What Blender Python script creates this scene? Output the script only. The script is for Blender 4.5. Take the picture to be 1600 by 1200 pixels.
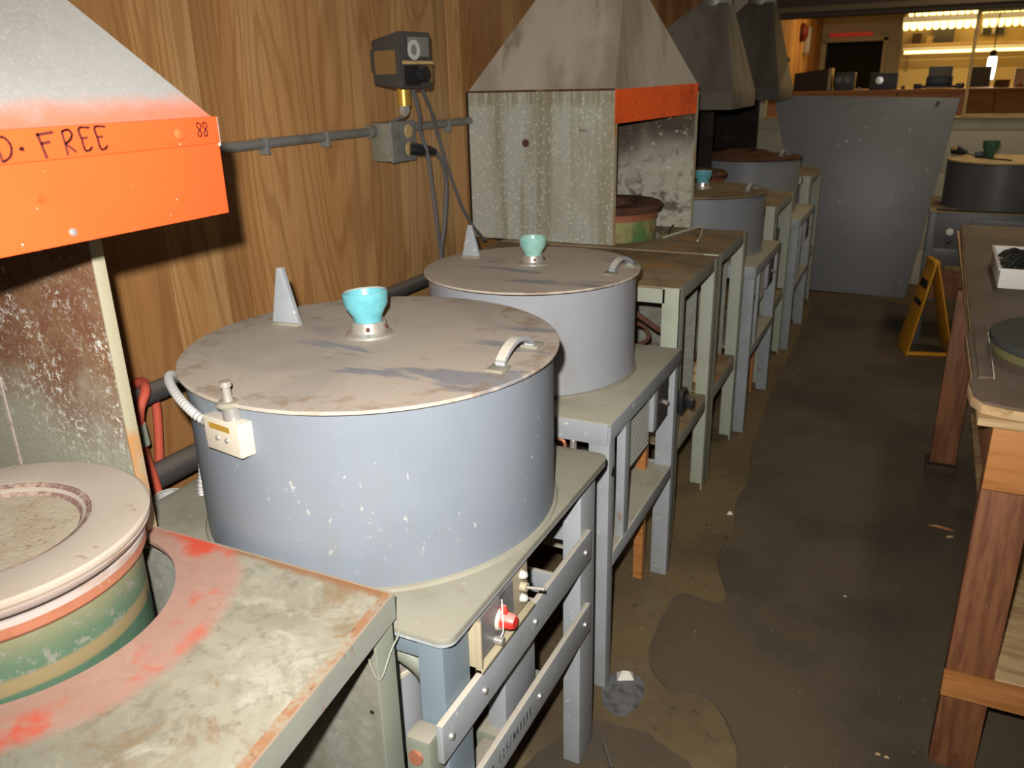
import bpy, bmesh, math, random
from mathutils import Vector, Matrix
random.seed(7)
PI = math.pi
for o in list(bpy.data.objects): bpy.data.objects.remove(o)
scene = bpy.context.scene
C = scene.collection

# ------------------------------------------------------------------ camera
F_PX, PITCH, YAW, ROLL = 1285.35, .3532, -.4595, -.0247
cam_d = bpy.data.cameras.new('camera'); cam = bpy.data.objects.new('camera', cam_d); C.objects.link(cam)
cam_d.sensor_width = 36; cam_d.lens = F_PX / 1600 * 36; cam_d.clip_start = .02
fw = Vector((math.sin(YAW) * math.cos(PITCH), math.cos(YAW) * math.cos(PITCH), -math.sin(PITCH)))
rt = Vector((math.cos(YAW), -math.sin(YAW), 0)); upv = rt.cross(fw)
r2 = math.cos(ROLL) * rt + math.sin(ROLL) * upv; u2 = -math.sin(ROLL) * rt + math.cos(ROLL) * upv
m = Matrix((r2, u2, -fw)).transposed().to_4x4(); m.translation = Vector((0, 0, 1.6)); cam.matrix_world = m
cam_d.dof.use_dof = True; cam_d.dof.focus_distance = 1.55; cam_d.dof.aperture_fstop = 7.0
scene.camera = cam

# ------------------------------------------------------------------ world, flash, exposure
w = bpy.data.worlds.new('world'); scene.world = w; w.use_nodes = True
w.node_tree.nodes['Background'].inputs[0].default_value = (1, .86, .68, 1)
w.node_tree.nodes['Background'].inputs[1].default_value = .02
fl_d = bpy.data.lights.new('camera_flash', 'SPOT'); fl = bpy.data.objects.new('camera_flash', fl_d); C.objects.link(fl)
fl_d.energy = 268; fl_d.color = (1, .965, .92); fl_d.shadow_soft_size = .014
fl_d.spot_size = math.radians(112); fl_d.spot_blend = 1.0
fl.location = (-.04, -.01, 1.69); fl.rotation_euler = cam.matrix_world.to_euler()
def area(name, loc, size, energy, col, rot=(0, 0, 0)):
    d = bpy.data.lights.new(name, 'AREA'); d.shape = 'RECTANGLE'; d.size, d.size_y = size; d.energy = energy; d.color = col
    o = bpy.data.objects.new(name, d); C.objects.link(o); o.location = loc; o.rotation_euler = rot; return o
area('added_ceiling_fill', (.5, 4.7, 2.70), (.16, 1.2), 10, (1, .84, .6))  # both aisle area lights are unseen, added overhead for warm ambient
area('added_ceiling_fill', (.5, 6.4, 2.70), (.16, .9), 8, (1, .84, .6))
area('workroom_tube_light', (.6, 9.4, 2.66), (1.6, .16), 48, (1, .7, .28))
area('workroom_tube_light', (-.4, 12.4, 2.66), (1.2, .16), 44, (1, .7, .28))
vs = scene.view_settings; vs.view_transform = 'Standard'; vs.look = 'None'; vs.exposure = 0.0; vs.gamma = 1; vs.use_curve_mapping = False

# ------------------------------------------------------------------ materials
def lin(c):
    return tuple(((x / 255) / 12.92 if x / 255 <= .04045 else ((x / 255 + .055) / 1.055) ** 2.4) for x in c)
def M(name, col, rough=.6, metal=0., layers=(), bump=None, spec=.4, emit=None, trans=0., coat=0., g=1.):   # g: gain on every colour of the recipe
    mt = bpy.data.materials.new(name); mt.use_nodes = True; nt = mt.node_tree; N, L = nt.nodes, nt.links
    b = N['Principled BSDF']; b.inputs['Roughness'].default_value = rough; b.inputs['Metallic'].default_value = metal
    b.inputs['Specular IOR Level'].default_value = spec
    if trans: b.inputs['Transmission Weight'].default_value = trans
    if coat: b.inputs['Coat Weight'].default_value = coat; b.inputs['Coat Roughness'].default_value = .15
    gl = lambda q: lin(tuple(x * g for x in q))
    c = gl(col)
    b.inputs['Base Color'].default_value = (*c, 1)
    if emit:
        b.inputs['Emission Color'].default_value = (*lin(emit[0]), 1); b.inputs['Emission Strength'].default_value = emit[1]
    if not layers and not bump: return mt
    tc = N.new('ShaderNodeTexCoord')
    def coords(st=(1, 1, 1), rot=(0, 0, 0), rnd=False):
        mp = N.new('ShaderNodeMapping'); mp.inputs['Scale'].default_value = st; mp.inputs['Rotation'].default_value = rot
        L.new(tc.outputs['Object'], mp.inputs['Vector'])
        if rnd:
            oi = N.new('ShaderNodeObjectInfo'); mu = N.new('ShaderNodeMath'); mu.operation = 'MULTIPLY'; mu.inputs[1].default_value = 37.
            L.new(oi.outputs['Random'], mu.inputs[0]); cb = N.new('ShaderNodeCombineXYZ')
            for i in range(3): L.new(mu.outputs[0], cb.inputs[i])
            L.new(cb.outputs[0], mp.inputs['Location'])
        return mp.outputs[0]
    def mrange(src, lo, hi):
        r = N.new('ShaderNodeMapRange'); r.interpolation_type = 'SMOOTHSTEP'
        r.inputs['From Min'].default_value = lo; r.inputs['From Max'].default_value = hi; L.new(src, r.inputs['Value']); return r.outputs['Result']
    def math_(op, a, b2=None):
        n = N.new('ShaderNodeMath'); n.operation = op
        for i, v in enumerate((a, b2)):
            if v is None: continue
            if isinstance(v, (int, float)): n.inputs[i].default_value = v
            else: L.new(v, n.inputs[i])
        return n.outputs[0]
    def mask(l):
        t = l.get('t', 'noise'); st = l.get('st', (1, 1, 1)); rot = l.get('rot', (0, 0, 0)); rnd = l.get('rnd', False)
        if t == 'noise':
            n = N.new('ShaderNodeTexNoise'); n.inputs['Scale'].default_value = l.get('s', 5); n.inputs['Detail'].default_value = l.get('d', 5)
            n.inputs['Roughness'].default_value = l.get('r', .6); n.inputs['Distortion'].default_value = l.get('dist', 0)
            L.new(coords(st, rot, rnd), n.inputs['Vector']); return mrange(n.outputs['Fac'], l.get('lo', .45), l.get('hi', .6))
        if t == 'vor':
            n = N.new('ShaderNodeTexVoronoi'); n.inputs['Scale'].default_value = l.get('s', 40); L.new(coords(st, rot, rnd), n.inputs['Vector'])
            if l.get('cell'):
                sx = N.new('ShaderNodeSeparateColor'); L.new(n.outputs['Color'], sx.inputs[0]); return mrange(sx.outputs[0], l.get('lo', 0), l.get('hi', 1))
            return mrange(n.outputs['Distance'], l.get('lo', .1), l.get('hi', .2))
        if t == 'contour':      # grain: level lines of a stretched noise field
            n = N.new('ShaderNodeTexNoise'); n.inputs['Scale'].default_value = l.get('s', 2); n.inputs['Detail'].default_value = l.get('d', 1.5)
            n.inputs['Distortion'].default_value = l.get('dist', .3); L.new(coords(st, rot, rnd), n.inputs['Vector'])
            sn = math_('SINE', math_('MULTIPLY', n.outputs['Fac'], l.get('k', 70)))
            return mrange(sn, l.get('lo', -.2), l.get('hi', 1))
        if t == 'wave':
            n = N.new('ShaderNodeTexWave'); n.bands_direction = l.get('dir', 'X'); n.inputs['Scale'].default_value = l.get('s', 50)
            n.inputs['Distortion'].default_value = l.get('dist', 0); L.new(coords(st, rot, rnd), n.inputs['Vector']); return mrange(n.outputs['Fac'], l.get('lo', .3), l.get('hi', .7))
        if t == 'axis':
            s = N.new('ShaderNodeSeparateXYZ'); L.new(tc.outputs['Object'], s.inputs[0]); v = s.outputs[l['ax']]
            nz = l.get('nz', 0)
            if nz:
                n = N.new('ShaderNodeTexNoise'); n.inputs['Scale'].default_value = l.get('s', 6); n.inputs['Detail'].default_value = 5
                L.new(coords(st), n.inputs['Vector']); v = math_('ADD', v, math_('MULTIPLY', math_('SUBTRACT', n.outputs['Fac'], .5), nz))
            return mrange(v, l['lo'], l['hi'])
        if t == 'ring':
            s = N.new('ShaderNodeSeparateXYZ'); L.new(tc.outputs['Object'], s.inputs[0])
            dx = math_('SUBTRACT', s.outputs[0], l['c0'][0]); dy = math_('SUBTRACT', s.outputs[1], l['c0'][1])
            rr = math_('SQRT', math_('ADD', math_('MULTIPLY', dx, dx), math_('MULTIPLY', dy, dy)))
            n = N.new('ShaderNodeTexNoise'); n.inputs['Scale'].default_value = l.get('s', 9); n.inputs['Detail'].default_value = 5; L.new(coords(st), n.inputs['Vector'])
            rr = math_('ADD', rr, math_('MULTIPLY', math_('SUBTRACT', n.outputs['Fac'], .5), l.get('nz', .06)))
            return math_('MULTIPLY', mrange(rr, l['r0'], l['r0'] + l.get('sf', .02)), math_('SUBTRACT', 1., mrange(rr, l['r1'], l['r1'] + l.get('sf2', .03))))
        if t == 'up':
            g = N.new('ShaderNodeNewGeometry'); s = N.new('ShaderNodeSeparateXYZ'); L.new(g.outputs['Normal'], s.inputs[0]); return mrange(s.outputs[2], l.get('lo', .5), l.get('hi', .95))
        if t == 'strip':
            s = N.new('ShaderNodeSeparateXYZ'); L.new(coords(st, rot, rnd), s.inputs[0]); f = math_('FLOOR', s.outputs[l['ax']])
            wn = N.new('ShaderNodeTexWhiteNoise'); wn.noise_dimensions = '1D'; L.new(f, wn.inputs['W']); return mrange(wn.outputs['Value'], l.get('lo', 0), l.get('hi', 1))
    cur = None
    for l in layers:
        ls = l if isinstance(l, (list, tuple)) else [l]
        mk = mask(ls[0])
        for e in ls[1:]: mk = math_('MULTIPLY', mk, mask(e))
        amt = ls[0].get('a', 1.)
        if amt != 1: mk = math_('MULTIPLY', mk, amt)
        mx = N.new('ShaderNodeMix'); mx.data_type = 'RGBA'
        L.new(mk, mx.inputs['Factor'])
        if cur is None: mx.inputs[6].default_value = (*c, 1)
        else: L.new(cur, mx.inputs[6])
        mx.inputs[7].default_value = (*gl(ls[0]['c']), 1); cur = mx.outputs[2]
    if cur is not None: L.new(cur, b.inputs['Base Color'])
    if bump:
        bl = dict(bump); mk = mask(bl); bn = N.new('ShaderNodeBump'); bn.inputs['Strength'].default_value = bl.get('bs', .3); bn.inputs['Distance'].default_value = bl.get('bd', .002)
        L.new(mk, bn.inputs['Height']); L.new(bn.outputs[0], b.inputs['Normal'])
    return mt
dustc = (176, 166, 148)
dustup = {'t': 'up', 'lo': .55, 'hi': .95, 'c': dustc, 'a': .75}
fine = {'s': 160, 'd': 3, 'lo': .3, 'hi': .7, 'bs': .12, 'bd': .001}
MT = {}
MT['drum_paint'] = M('blue_grey_drum_paint', (121, 128, 135), .42, layers=[
    {'s': 3, 'lo': .35, 'hi': .75, 'c': (112, 118, 129), 'a': .7},
    [{'s': 75, 'd': 3, 'r': .7, 'lo': .65, 'hi': .68, 'c': (164, 163, 156), 'a': .85, 'rot': (0, .6, 0), 'st': (1., 1., .55)}, {'s': 3.5, 'd': 3, 'lo': .5, 'hi': .58}],
    [{'s': 60, 'd': 3, 'st': (.4, 1, 1), 'rot': (0, .9, 0), 'lo': .70, 'hi': .74, 'c': (180, 178, 168)}, {'s': 4, 'lo': .48, 'hi': .6}],
    [{'s': 8, 'lo': .5, 'hi': .75, 'c': (120, 116, 108), 'a': .45, 'st': (1, 1, .3)}]], bump={'s': 5, 'd': 3, 'lo': .2, 'hi': .8, 'bs': .08, 'bd': .004}, spec=.35)
MT['drum_paint2'] = M('pale_grey_drum_paint', (156, 158, 164), .45, layers=[
    {'s': 3, 'lo': .35, 'hi': .75, 'c': (146, 148, 153), 'a': .7}, {'s': 30, 'd': 3, 'lo': .7, 'hi': .74, 'c': (186, 184, 176), 'a': .8},
    {'s': 8, 'lo': .5, 'hi': .75, 'c': (136, 132, 120), 'a': .4, 'st': (1, 1, .3)}], spec=.35)
MT['drum_paint5'] = M('mid_grey_drum_paint', (132, 134, 138), .45, layers=[{'s': 3, 'lo': .35, 'hi': .75, 'c': (122, 124, 126), 'a': .7}], spec=.3)
MT['frame_paint'] = M('blue_grey_frame_paint', (140, 144, 147), .5, layers=[
    {'s': 7, 'lo': .4, 'hi': .7, 'c': (128, 132, 132), 'a': .8},
    {'s': 45, 'd': 3, 'lo': .66, 'hi': .72, 'c': (190, 186, 174), 'a': .8},
    {'s': 14, 'd': 4, 'lo': .68, 'hi': .74, 'c': (132, 96, 70), 'a': .8}, dustup], g=1.07)
MT['teal_paint'] = M('old_blue_green_paint', (106, 119, 127), .5, layers=[
    {'s': 8, 'lo': .5, 'hi': .62, 'c': (118, 128, 138)}, {'s': 12, 'lo': .66, 'hi': .7, 'c': (136, 92, 70), 'a': .8}, {'s': 9, 'lo': .7, 'hi': .75, 'c': (70, 134, 120)}, dustup])
MT['dusty_lid'] = M('dusty_lid_steel', (158, 147, 134), .7, layers=[
    {'s': 4, 'd': 6, 'lo': .4, 'hi': .7, 'c': (142, 133, 124), 'a': .9, 'dist': .6},
    [{'s': 5, 'd': 3, 'st': (.5, 1.6, 1), 'rot': (0, 0, .4), 'lo': .56, 'hi': .62, 'c': (112, 113, 118), 'a': .85, 'dist': .5}, {'s': 2.2, 'd': 1, 'lo': .48, 'hi': .58}],
    {'s': 16, 'd': 5, 'lo': .6, 'hi': .75, 'c': (128, 104, 78), 'a': .55},
    [{'t': 'ring', 'c0': (0, 0), 'r0': .30, 'r1': .40, 'nz': .10, 's': 6, 'c': (120, 98, 74), 'a': .6}, {'s': 20, 'd': 5, 'lo': .45, 'hi': .65}],
    {'s': 90, 'd': 2, 'lo': .62, 'hi': .75, 'c': (180, 170, 156), 'a': .4}], spec=.25, bump=fine, g=1.07)
MT['dusty_lid2'] = M('falloff_lifted_dusty_lid', (158, 147, 134), .7, layers=[  # dusty lid recipe with colours brightened to make up for flash falloff
    {'s': 4, 'd': 6, 'lo': .4, 'hi': .7, 'c': (142, 133, 124), 'a': .9, 'dist': .6},
    [{'s': 5, 'd': 3, 'st': (.5, 1.6, 1), 'rot': (0, 0, .4), 'lo': .56, 'hi': .62, 'c': (112, 113, 118), 'a': .85, 'dist': .5}, {'s': 2.2, 'd': 1, 'lo': .48, 'hi': .58}],
    {'s': 16, 'd': 5, 'lo': .6, 'hi': .75, 'c': (128, 104, 78), 'a': .55},
    [{'t': 'ring', 'c0': (0, 0), 'r0': .30, 'r1': .40, 'nz': .10, 's': 6, 'c': (120, 98, 74), 'a': .6}, {'s': 20, 'd': 5, 'lo': .45, 'hi': .65}],
    {'s': 90, 'd': 2, 'lo': .62, 'hi': .75, 'c': (180, 170, 156), 'a': .4}], spec=.25, bump=fine, g=1.2)
MT['table_dust'] = M('dusty_grey_table_steel', (164, 160, 142), .7, layers=[
    {'s': 5, 'd': 6, 'lo': .4, 'hi': .7, 'c': (146, 142, 124), 'a': .9}, {'s': 9, 'd': 6, 'lo': .58, 'hi': .72, 'c': (134, 116, 88), 'a': .5},
    {'s': 40, 'd': 2, 'lo': .66, 'hi': .72, 'c': (190, 186, 172), 'a': .6}], spec=.25, bump=fine, g=0.83)
MT['table_dust2'] = M('falloff_lifted_dusty_table', (164, 160, 142), .7, layers=[  # same table steel, lightened in colour where the flash reaches weakly
    {'s': 5, 'd': 6, 'lo': .4, 'hi': .7, 'c': (146, 142, 124), 'a': .9}, {'s': 9, 'd': 6, 'lo': .58, 'hi': .72, 'c': (134, 116, 88), 'a': .5},
    {'s': 40, 'd': 2, 'lo': .66, 'hi': .72, 'c': (190, 186, 172), 'a': .6}], spec=.25, bump=fine, g=1.02)
MT['galv'] = M('galvanised_sheet', (136, 138, 126), .45, .25, layers=[
    {'t': 'vor', 'cell': 1, 's': 70, 'c': (158, 158, 146), 'a': .6}, {'s': 4, 'st': (1, 1, .25), 'lo': .45, 'hi': .7, 'c': (120, 114, 94), 'a': .7},
    {'s': 30, 'd': 4, 'st': (1, 1, .2), 'lo': .62, 'hi': .72, 'c': (112, 98, 72), 'a': .6}, {'s': 60, 'd': 3, 'lo': .66, 'hi': .72, 'c': (190, 188, 176), 'a': .7}], spec=.4)
MT['galv_spot'] = M('streaked_galvanised_side', (140, 142, 132), .5, .2, layers=[
    {'s': 14, 'd': 4, 'st': (1, 1, .06), 'lo': .42, 'hi': .66, 'c': (112, 108, 88), 'a': .85},
    {'t': 'vor', 's': 60, 'lo': .38, 'hi': .1, 'c': (188, 186, 176), 'a': .5},
    {'s': 3, 'st': (1, 1, .5), 'lo': .5, 'hi': .7, 'c': (120, 112, 92), 'a': .6},
    [{'t': 'axis', 'ax': 2, 'lo': .52, 'hi': .56, 'nz': .05, 's': 20, 'c': (104, 94, 66), 'a': .7}, {'s': 60, 'st': (1, 1, .05), 'lo': .4, 'hi': .6}]], g=1.3)
MT['hood_roof'] = M('hood_roof_dull_zinc', (176, 174, 168), .55, .1, layers=[
    {'s': 3, 'lo': .4, 'hi': .7, 'c': (158, 154, 146), 'a': .8}, {'s': 260, 'd': 3, 'st': (1, 1, .4), 'lo': .5, 'hi': .75, 'c': (192, 190, 182), 'a': .8},
    {'s': 11, 'd': 2, 'lo': .72, 'hi': .8, 'c': (222, 220, 222), 'a': .7},
    {'t': 'axis', 'ax': 2, 'lo': .737, 'hi': .699, 'nz': .03, 's': 26, 'c': (240, 116, 72), 'a': .8}], spec=.35, g=0.84)
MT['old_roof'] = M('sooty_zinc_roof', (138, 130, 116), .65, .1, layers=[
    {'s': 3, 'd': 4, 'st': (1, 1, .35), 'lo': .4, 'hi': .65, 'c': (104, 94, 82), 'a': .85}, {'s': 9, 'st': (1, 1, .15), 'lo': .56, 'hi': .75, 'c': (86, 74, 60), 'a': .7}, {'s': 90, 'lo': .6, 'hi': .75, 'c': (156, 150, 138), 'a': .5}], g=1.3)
MT['old_roof3'] = M('dimmed_zinc_roof', (138, 130, 116), .65, .1, layers=[  # old roof recipe darkened; weaker light down the row put into its colour
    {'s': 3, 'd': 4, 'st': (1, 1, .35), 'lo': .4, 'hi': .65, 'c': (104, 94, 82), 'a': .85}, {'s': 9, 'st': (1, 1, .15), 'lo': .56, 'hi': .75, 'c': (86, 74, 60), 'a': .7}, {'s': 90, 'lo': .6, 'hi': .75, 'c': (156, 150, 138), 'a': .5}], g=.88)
MT['old_roof4'] = M('most_dimmed_zinc_roof', (138, 130, 116), .65, .1, layers=[  # old roof recipe at its darkest, the dim far end painted in
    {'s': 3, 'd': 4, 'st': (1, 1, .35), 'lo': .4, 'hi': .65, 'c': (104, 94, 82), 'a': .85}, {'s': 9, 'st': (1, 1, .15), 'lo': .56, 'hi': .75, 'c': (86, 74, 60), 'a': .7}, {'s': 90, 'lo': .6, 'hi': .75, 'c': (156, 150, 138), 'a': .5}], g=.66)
MT['orange'] = M('bright_orange_paint', (226, 84, 40), .35, layers=[
    {'s': 4, 'lo': .4, 'hi': .75, 'c': (220, 78, 36), 'a': .7}, {'s': 30, 'd': 4, 'lo': .66, 'hi': .74, 'c': (206, 66, 30), 'a': .6}, {'s': 70, 'd': 2, 'lo': .74, 'hi': .77, 'c': (255, 210, 190)}], spec=.4)
MT['old_orange'] = M('worn_orange_paint', (226, 92, 38), .5, layers=[
    {'s': 12, 'd': 5, 'st': (1, 1, .5), 'lo': .5, 'hi': .7, 'c': (176, 74, 40), 'a': .8}, {'s': 30, 'd': 4, 'lo': .62, 'hi': .72, 'c': (120, 70, 46), 'a': .7}], g=1.06)
MT['rusty_inner'] = M('rust_and_ash_stained_sheet', (150, 148, 130), .75, layers=[
    [{'t': 'axis', 'ax': 2, 'lo': .17, 'hi': .34, 'nz': .35, 's': 5, 'c': (124, 90, 62), 'a': .95}],
    [{'s': 16, 'd': 6, 'lo': .42, 'hi': .62, 'c': (112, 72, 52), 'a': .8}, {'t': 'axis', 'ax': 2, 'lo': .16, 'hi': .32, 'nz': .3, 's': 4}],
    [{'s': 85, 'd': 6, 'r': .8, 'dist': .4, 'lo': .53, 'hi': .6, 'c': (208, 206, 198), 'a': .95}, {'s': 5, 'd': 5, 'r': .7, 'lo': .44, 'hi': .62}, {'t': 'axis', 'ax': 2, 'lo': .08, 'hi': .2, 'nz': .2, 's': 6}],
    {'s': 140, 'd': 5, 'r': .7, 'lo': .55, 'hi': .68, 'c': (176, 172, 158), 'a': .6}], bump={'s': 130, 'd': 5, 'lo': .3, 'hi': .7, 'bs': .3, 'bd': .002}, spec=.2)
MT['sooty_inner'] = M('soot_and_ash_stained_sheet', (168, 164, 148), .8, layers=[
    [{'t': 'axis', 'ax': 2, 'lo': .24, 'hi': .42, 'nz': .22, 's': 5, 'c': (66, 54, 44), 'a': .95}],
    {'s': 30, 'd': 6, 'r': .75, 'lo': .5, 'hi': .66, 'c': (112, 100, 84), 'a': .8}, {'s': 45, 'd': 5, 'r': .75, 'lo': .6, 'hi': .68, 'c': (204, 200, 188), 'a': .8},
    [{'s': 9, 'd': 4, 'lo': .52, 'hi': .6, 'c': (72, 66, 58), 'a': .8}, {'t': 'axis', 'ax': 2, 'lo': .26, 'hi': .14}]], spec=.15, g=1.08)
MT['soot'] = M('black_soot_sheet', (44, 38, 34), .9, layers=[{'s': 8, 'lo': .5, 'hi': .75, 'c': (74, 64, 54), 'a': .6}], spec=.1)
MT['bench_top0'] = M('stained_bench_plate', (184, 178, 156), .6, layers=[
    {'s': 4, 'd': 6, 'lo': .4, 'hi': .65, 'c': (158, 154, 134), 'a': .9, 'dist': .8},
    {'s': 10, 'd': 6, 'r': .7, 'dist': 1, 'lo': .5, 'hi': .66, 'c': (206, 202, 182), 'a': .7},
    {'s': 7, 'd': 7, 'r': .7, 'dist': .6, 'lo': .53, 'hi': .68, 'c': (152, 116, 72), 'a': .75},
    {'s': 22, 'd': 5, 'lo': .6, 'hi': .7, 'c': (128, 96, 62), 'a': .55},
    {'s': 34, 'd': 5, 'r': .7, 'dist': .5, 'lo': .5, 'hi': .66, 'c': (138, 132, 112), 'a': .55},
    {'t': 'axis', 'ax': 1, 'lo': .268, 'hi': .284, 'nz': .03, 's': 14, 'c': (164, 112, 72), 'a': .85},
    {'t': 'ring', 'c0': (-.2, .02), 'r0': .21, 'r1': .312, 'nz': .05, 's': 8, 'c': (206, 154, 136), 'a': .75},
    [{'t': 'ring', 'c0': (-.2, .02), 'r0': .25, 'r1': .31, 'nz': .07, 's': 10, 'c': (238, 92, 64), 'a': .95, 'sf': .03}, {'s': 8, 'd': 4, 'st': (1, 1, 1), 'lo': .46, 'hi': .62}]], spec=.3, bump=fine, g=0.8)
MT['rust_edge'] = M('rust_stained_edge', (168, 158, 134), .7, layers=[{'s': 24, 'd': 6, 'r': .7, 'lo': .42, 'hi': .56, 'c': (166, 116, 78), 'a': .9}, {'s': 50, 'd': 4, 'lo': .58, 'hi': .68, 'c': (112, 76, 50), 'a': .7}], g=.84)
MT['bench_rim'] = M('pale_grey_green_rim', (176, 178, 164), .55, layers=[
    {'s': 8, 'lo': .45, 'hi': .7, 'c': (158, 160, 148), 'a': .7}, {'s': 26, 'd': 5, 'lo': .64, 'hi': .7, 'c': (170, 110, 70), 'a': .8}, {'t': 'up', 'c': (170, 120, 80), 'a': .5}], g=0.82)
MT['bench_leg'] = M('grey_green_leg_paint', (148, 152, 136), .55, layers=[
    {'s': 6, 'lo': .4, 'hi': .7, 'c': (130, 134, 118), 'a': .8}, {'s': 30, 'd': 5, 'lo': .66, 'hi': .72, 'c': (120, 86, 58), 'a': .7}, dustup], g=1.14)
MT['near_leg'] = M('flash_dimmed_leg_paint', (148, 152, 136), .55, layers=[  # bench leg paint darkened in colour to offset the strong flash up close
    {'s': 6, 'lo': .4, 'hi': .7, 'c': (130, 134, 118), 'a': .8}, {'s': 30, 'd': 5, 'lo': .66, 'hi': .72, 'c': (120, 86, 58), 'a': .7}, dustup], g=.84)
MT['brown_top'] = M('brown_scorched_bench_plate', (134, 118, 92), .7, layers=[
    {'s': 5, 'd': 6, 'lo': .4, 'hi': .65, 'c': (104, 90, 70), 'a': .9}, {'s': 9, 'd': 6, 'lo': .54, 'hi': .66, 'c': (146, 112, 66), 'a': .7}], spec=.2, g=1.14)
MT['ash_rim'] = M('pinkish_ash_refractory', (196, 182, 166), .9, layers=[
    {'s': 6, 'd': 6, 'lo': .4, 'hi': .7, 'c': (184, 168, 150), 'a': .8}, {'s': 40, 'd': 4, 'lo': .66, 'hi': .72, 'c': (150, 128, 112), 'a': .6}], spec=.1, bump=fine, g=0.88)
MT['ash_pit'] = M('ash_crusted_pit', (198, 184, 160), .95, layers=[
    [{'s': 110, 'd': 4, 'r': .7, 'lo': .58, 'hi': .64, 'c': (120, 92, 84), 'a': .95}, {'s': 9, 'd': 3, 'lo': .45, 'hi': .6}], {'s': 9, 'lo': .45, 'hi': .7, 'c': (180, 160, 128), 'a': .6}],
    spec=.05, bump={'s': 150, 'd': 5, 'lo': .3, 'hi': .7, 'bs': .25, 'bd': .002}, g=0.86)
MT['pit_wall'] = M('crusted_pit_wall', (160, 140, 124), .95, layers=[{'s': 60, 'd': 6, 'r': .75, 'lo': .40, 'hi': .56, 'c': (116, 88, 84), 'a': .9}], spec=.05)
MT['copper_band'] = M('scorched_copper_red_band', (196, 128, 98), .5, .3, layers=[{'s': 10, 'd': 5, 'lo': .45, 'hi': .65, 'c': (170, 104, 76), 'a': .8}, {'s': 40, 'lo': .64, 'hi': .72, 'c': (214, 170, 140), 'a': .7}], g=0.9)
MT['white_band'] = M('whitish_scale_band', (206, 190, 182), .6, layers=[{'s': 10, 'st': (1, 1, 4), 'lo': .5, 'hi': .7, 'c': (182, 140, 112), 'a': .8}], g=0.88)
MT['green_shell'] = M('scorched_green_furnace_paint', (112, 150, 120), .5, layers=[
    {'s': 5, 'd': 5, 'lo': .42, 'hi': .64, 'c': (84, 122, 98), 'a': .9}, {'t': 'axis', 'ax': 2, 'lo': .897, 'hi': .958, 'nz': .06, 's': 7, 'c': (190, 182, 134), 'a': .85},
    [{'t': 'axis', 'ax': 2, 'lo': .862, 'hi': .868, 'nz': .010, 's': 5, 'c': (196, 172, 122), 'a': .9}, {'t': 'axis', 'ax': 2, 'lo': .892, 'hi': .884, 'nz': .010, 's': 5}],
    [{'s': 48, 'd': 6, 'r': .75, 'lo': .53, 'hi': .62, 'c': (190, 186, 172), 'a': .75}, {'t': 'axis', 'ax': 2, 'lo': .87, 'hi': .90, 'nz': .05}],
    {'s': 12, 'd': 5, 'lo': .62, 'hi': .7, 'c': (104, 92, 80), 'a': .7}], g=0.68)
MT['green_shell2'] = M('scorched_yellow_green_paint', (150, 146, 92), .6, layers=[{'s': 6, 'lo': .5, 'hi': .62, 'c': (84, 122, 70), 'a': .9}, {'s': 5, 'd': 4, 'lo': .55, 'hi': .66, 'c': (112, 64, 48), 'a': .9}])
MT['rust_iron'] = M('dark_rusted_iron', (96, 66, 52), .85, layers=[{'s': 8, 'd': 5, 'lo': .4, 'hi': .65, 'c': (72, 50, 42), 'a': .9}, {'s': 14, 'lo': .6, 'hi': .72, 'c': (150, 116, 84), 'a': .7}], spec=.1)
MT['flange'] = M('rust_edged_grey_flange', (160, 154, 130), .6, layers=[{'s': 9, 'd': 5, 'st': (1, 1, .4), 'lo': .5, 'hi': .64, 'c': (176, 122, 66), 'a': .9}])
ply = lambda nm, base, mid, dark: M(nm, base, .5, layers=[
    {'t': 'strip', 'ax': 1, 'st': (1, 5.2, 1), 'rnd': True, 'lo': .2, 'hi': 1., 'c': tuple(x * .9 for x in mid), 'a': 1.},
    {'t': 'noise', 's': 2.2, 'st': (1, 3, .25), 'rnd': True, 'lo': .42, 'hi': .7, 'c': mid, 'a': .8},
    [{'t': 'contour', 's': 1.0, 'st': (1, 3.2, .42), 'rnd': True, 'k': 150, 'd': 1.2, 'dist': .5, 'lo': .2, 'hi': 1., 'c': dark, 'a': .42}],
    {'t': 'noise', 's': 30, 'd': 4, 'st': (1, 6, .12), 'rnd': True, 'lo': .48, 'hi': .72, 'c': dark, 'a': .55}], spec=.35, g=0.86)
MT['ply'] = ply('oak_veneer_plywood', (230, 182, 120), (208, 150, 90), (160, 104, 54))
MT['wood_red'] = M('red_brown_timber', (150, 98, 62), .6, layers=[
    {'s': 12, 'd': 5, 'st': (6, 6, .5), 'lo': .4, 'hi': .66, 'c': (112, 66, 42), 'a': .85}, {'s': 6, 'd': 5, 'lo': .58, 'hi': .7, 'c': (84, 54, 38), 'a': .7}, {'s': 30, 'd': 4, 'lo': .68, 'hi': .74, 'c': (186, 158, 124), 'a': .7}], g=0.88)
MT['wood_orange'] = M('orange_brown_timber', (200, 134, 72), .6, layers=[
    {'s': 10, 'd': 5, 'st': (.5, 4, 6), 'lo': .42, 'hi': .68, 'c': (172, 106, 52), 'a': .85}, {'s': 24, 'd': 4, 'st': (.3, 1, 2), 'lo': .68, 'hi': .73, 'c': (96, 66, 44), 'a': .8}], g=0.88)
MT['wood_pale'] = M('pale_worn_timber', (188, 160, 116), .7, layers=[{'s': 10, 'd': 5, 'st': (.6, 3, 5), 'lo': .42, 'hi': .68, 'c': (150, 116, 76), 'a': .85}])
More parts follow.
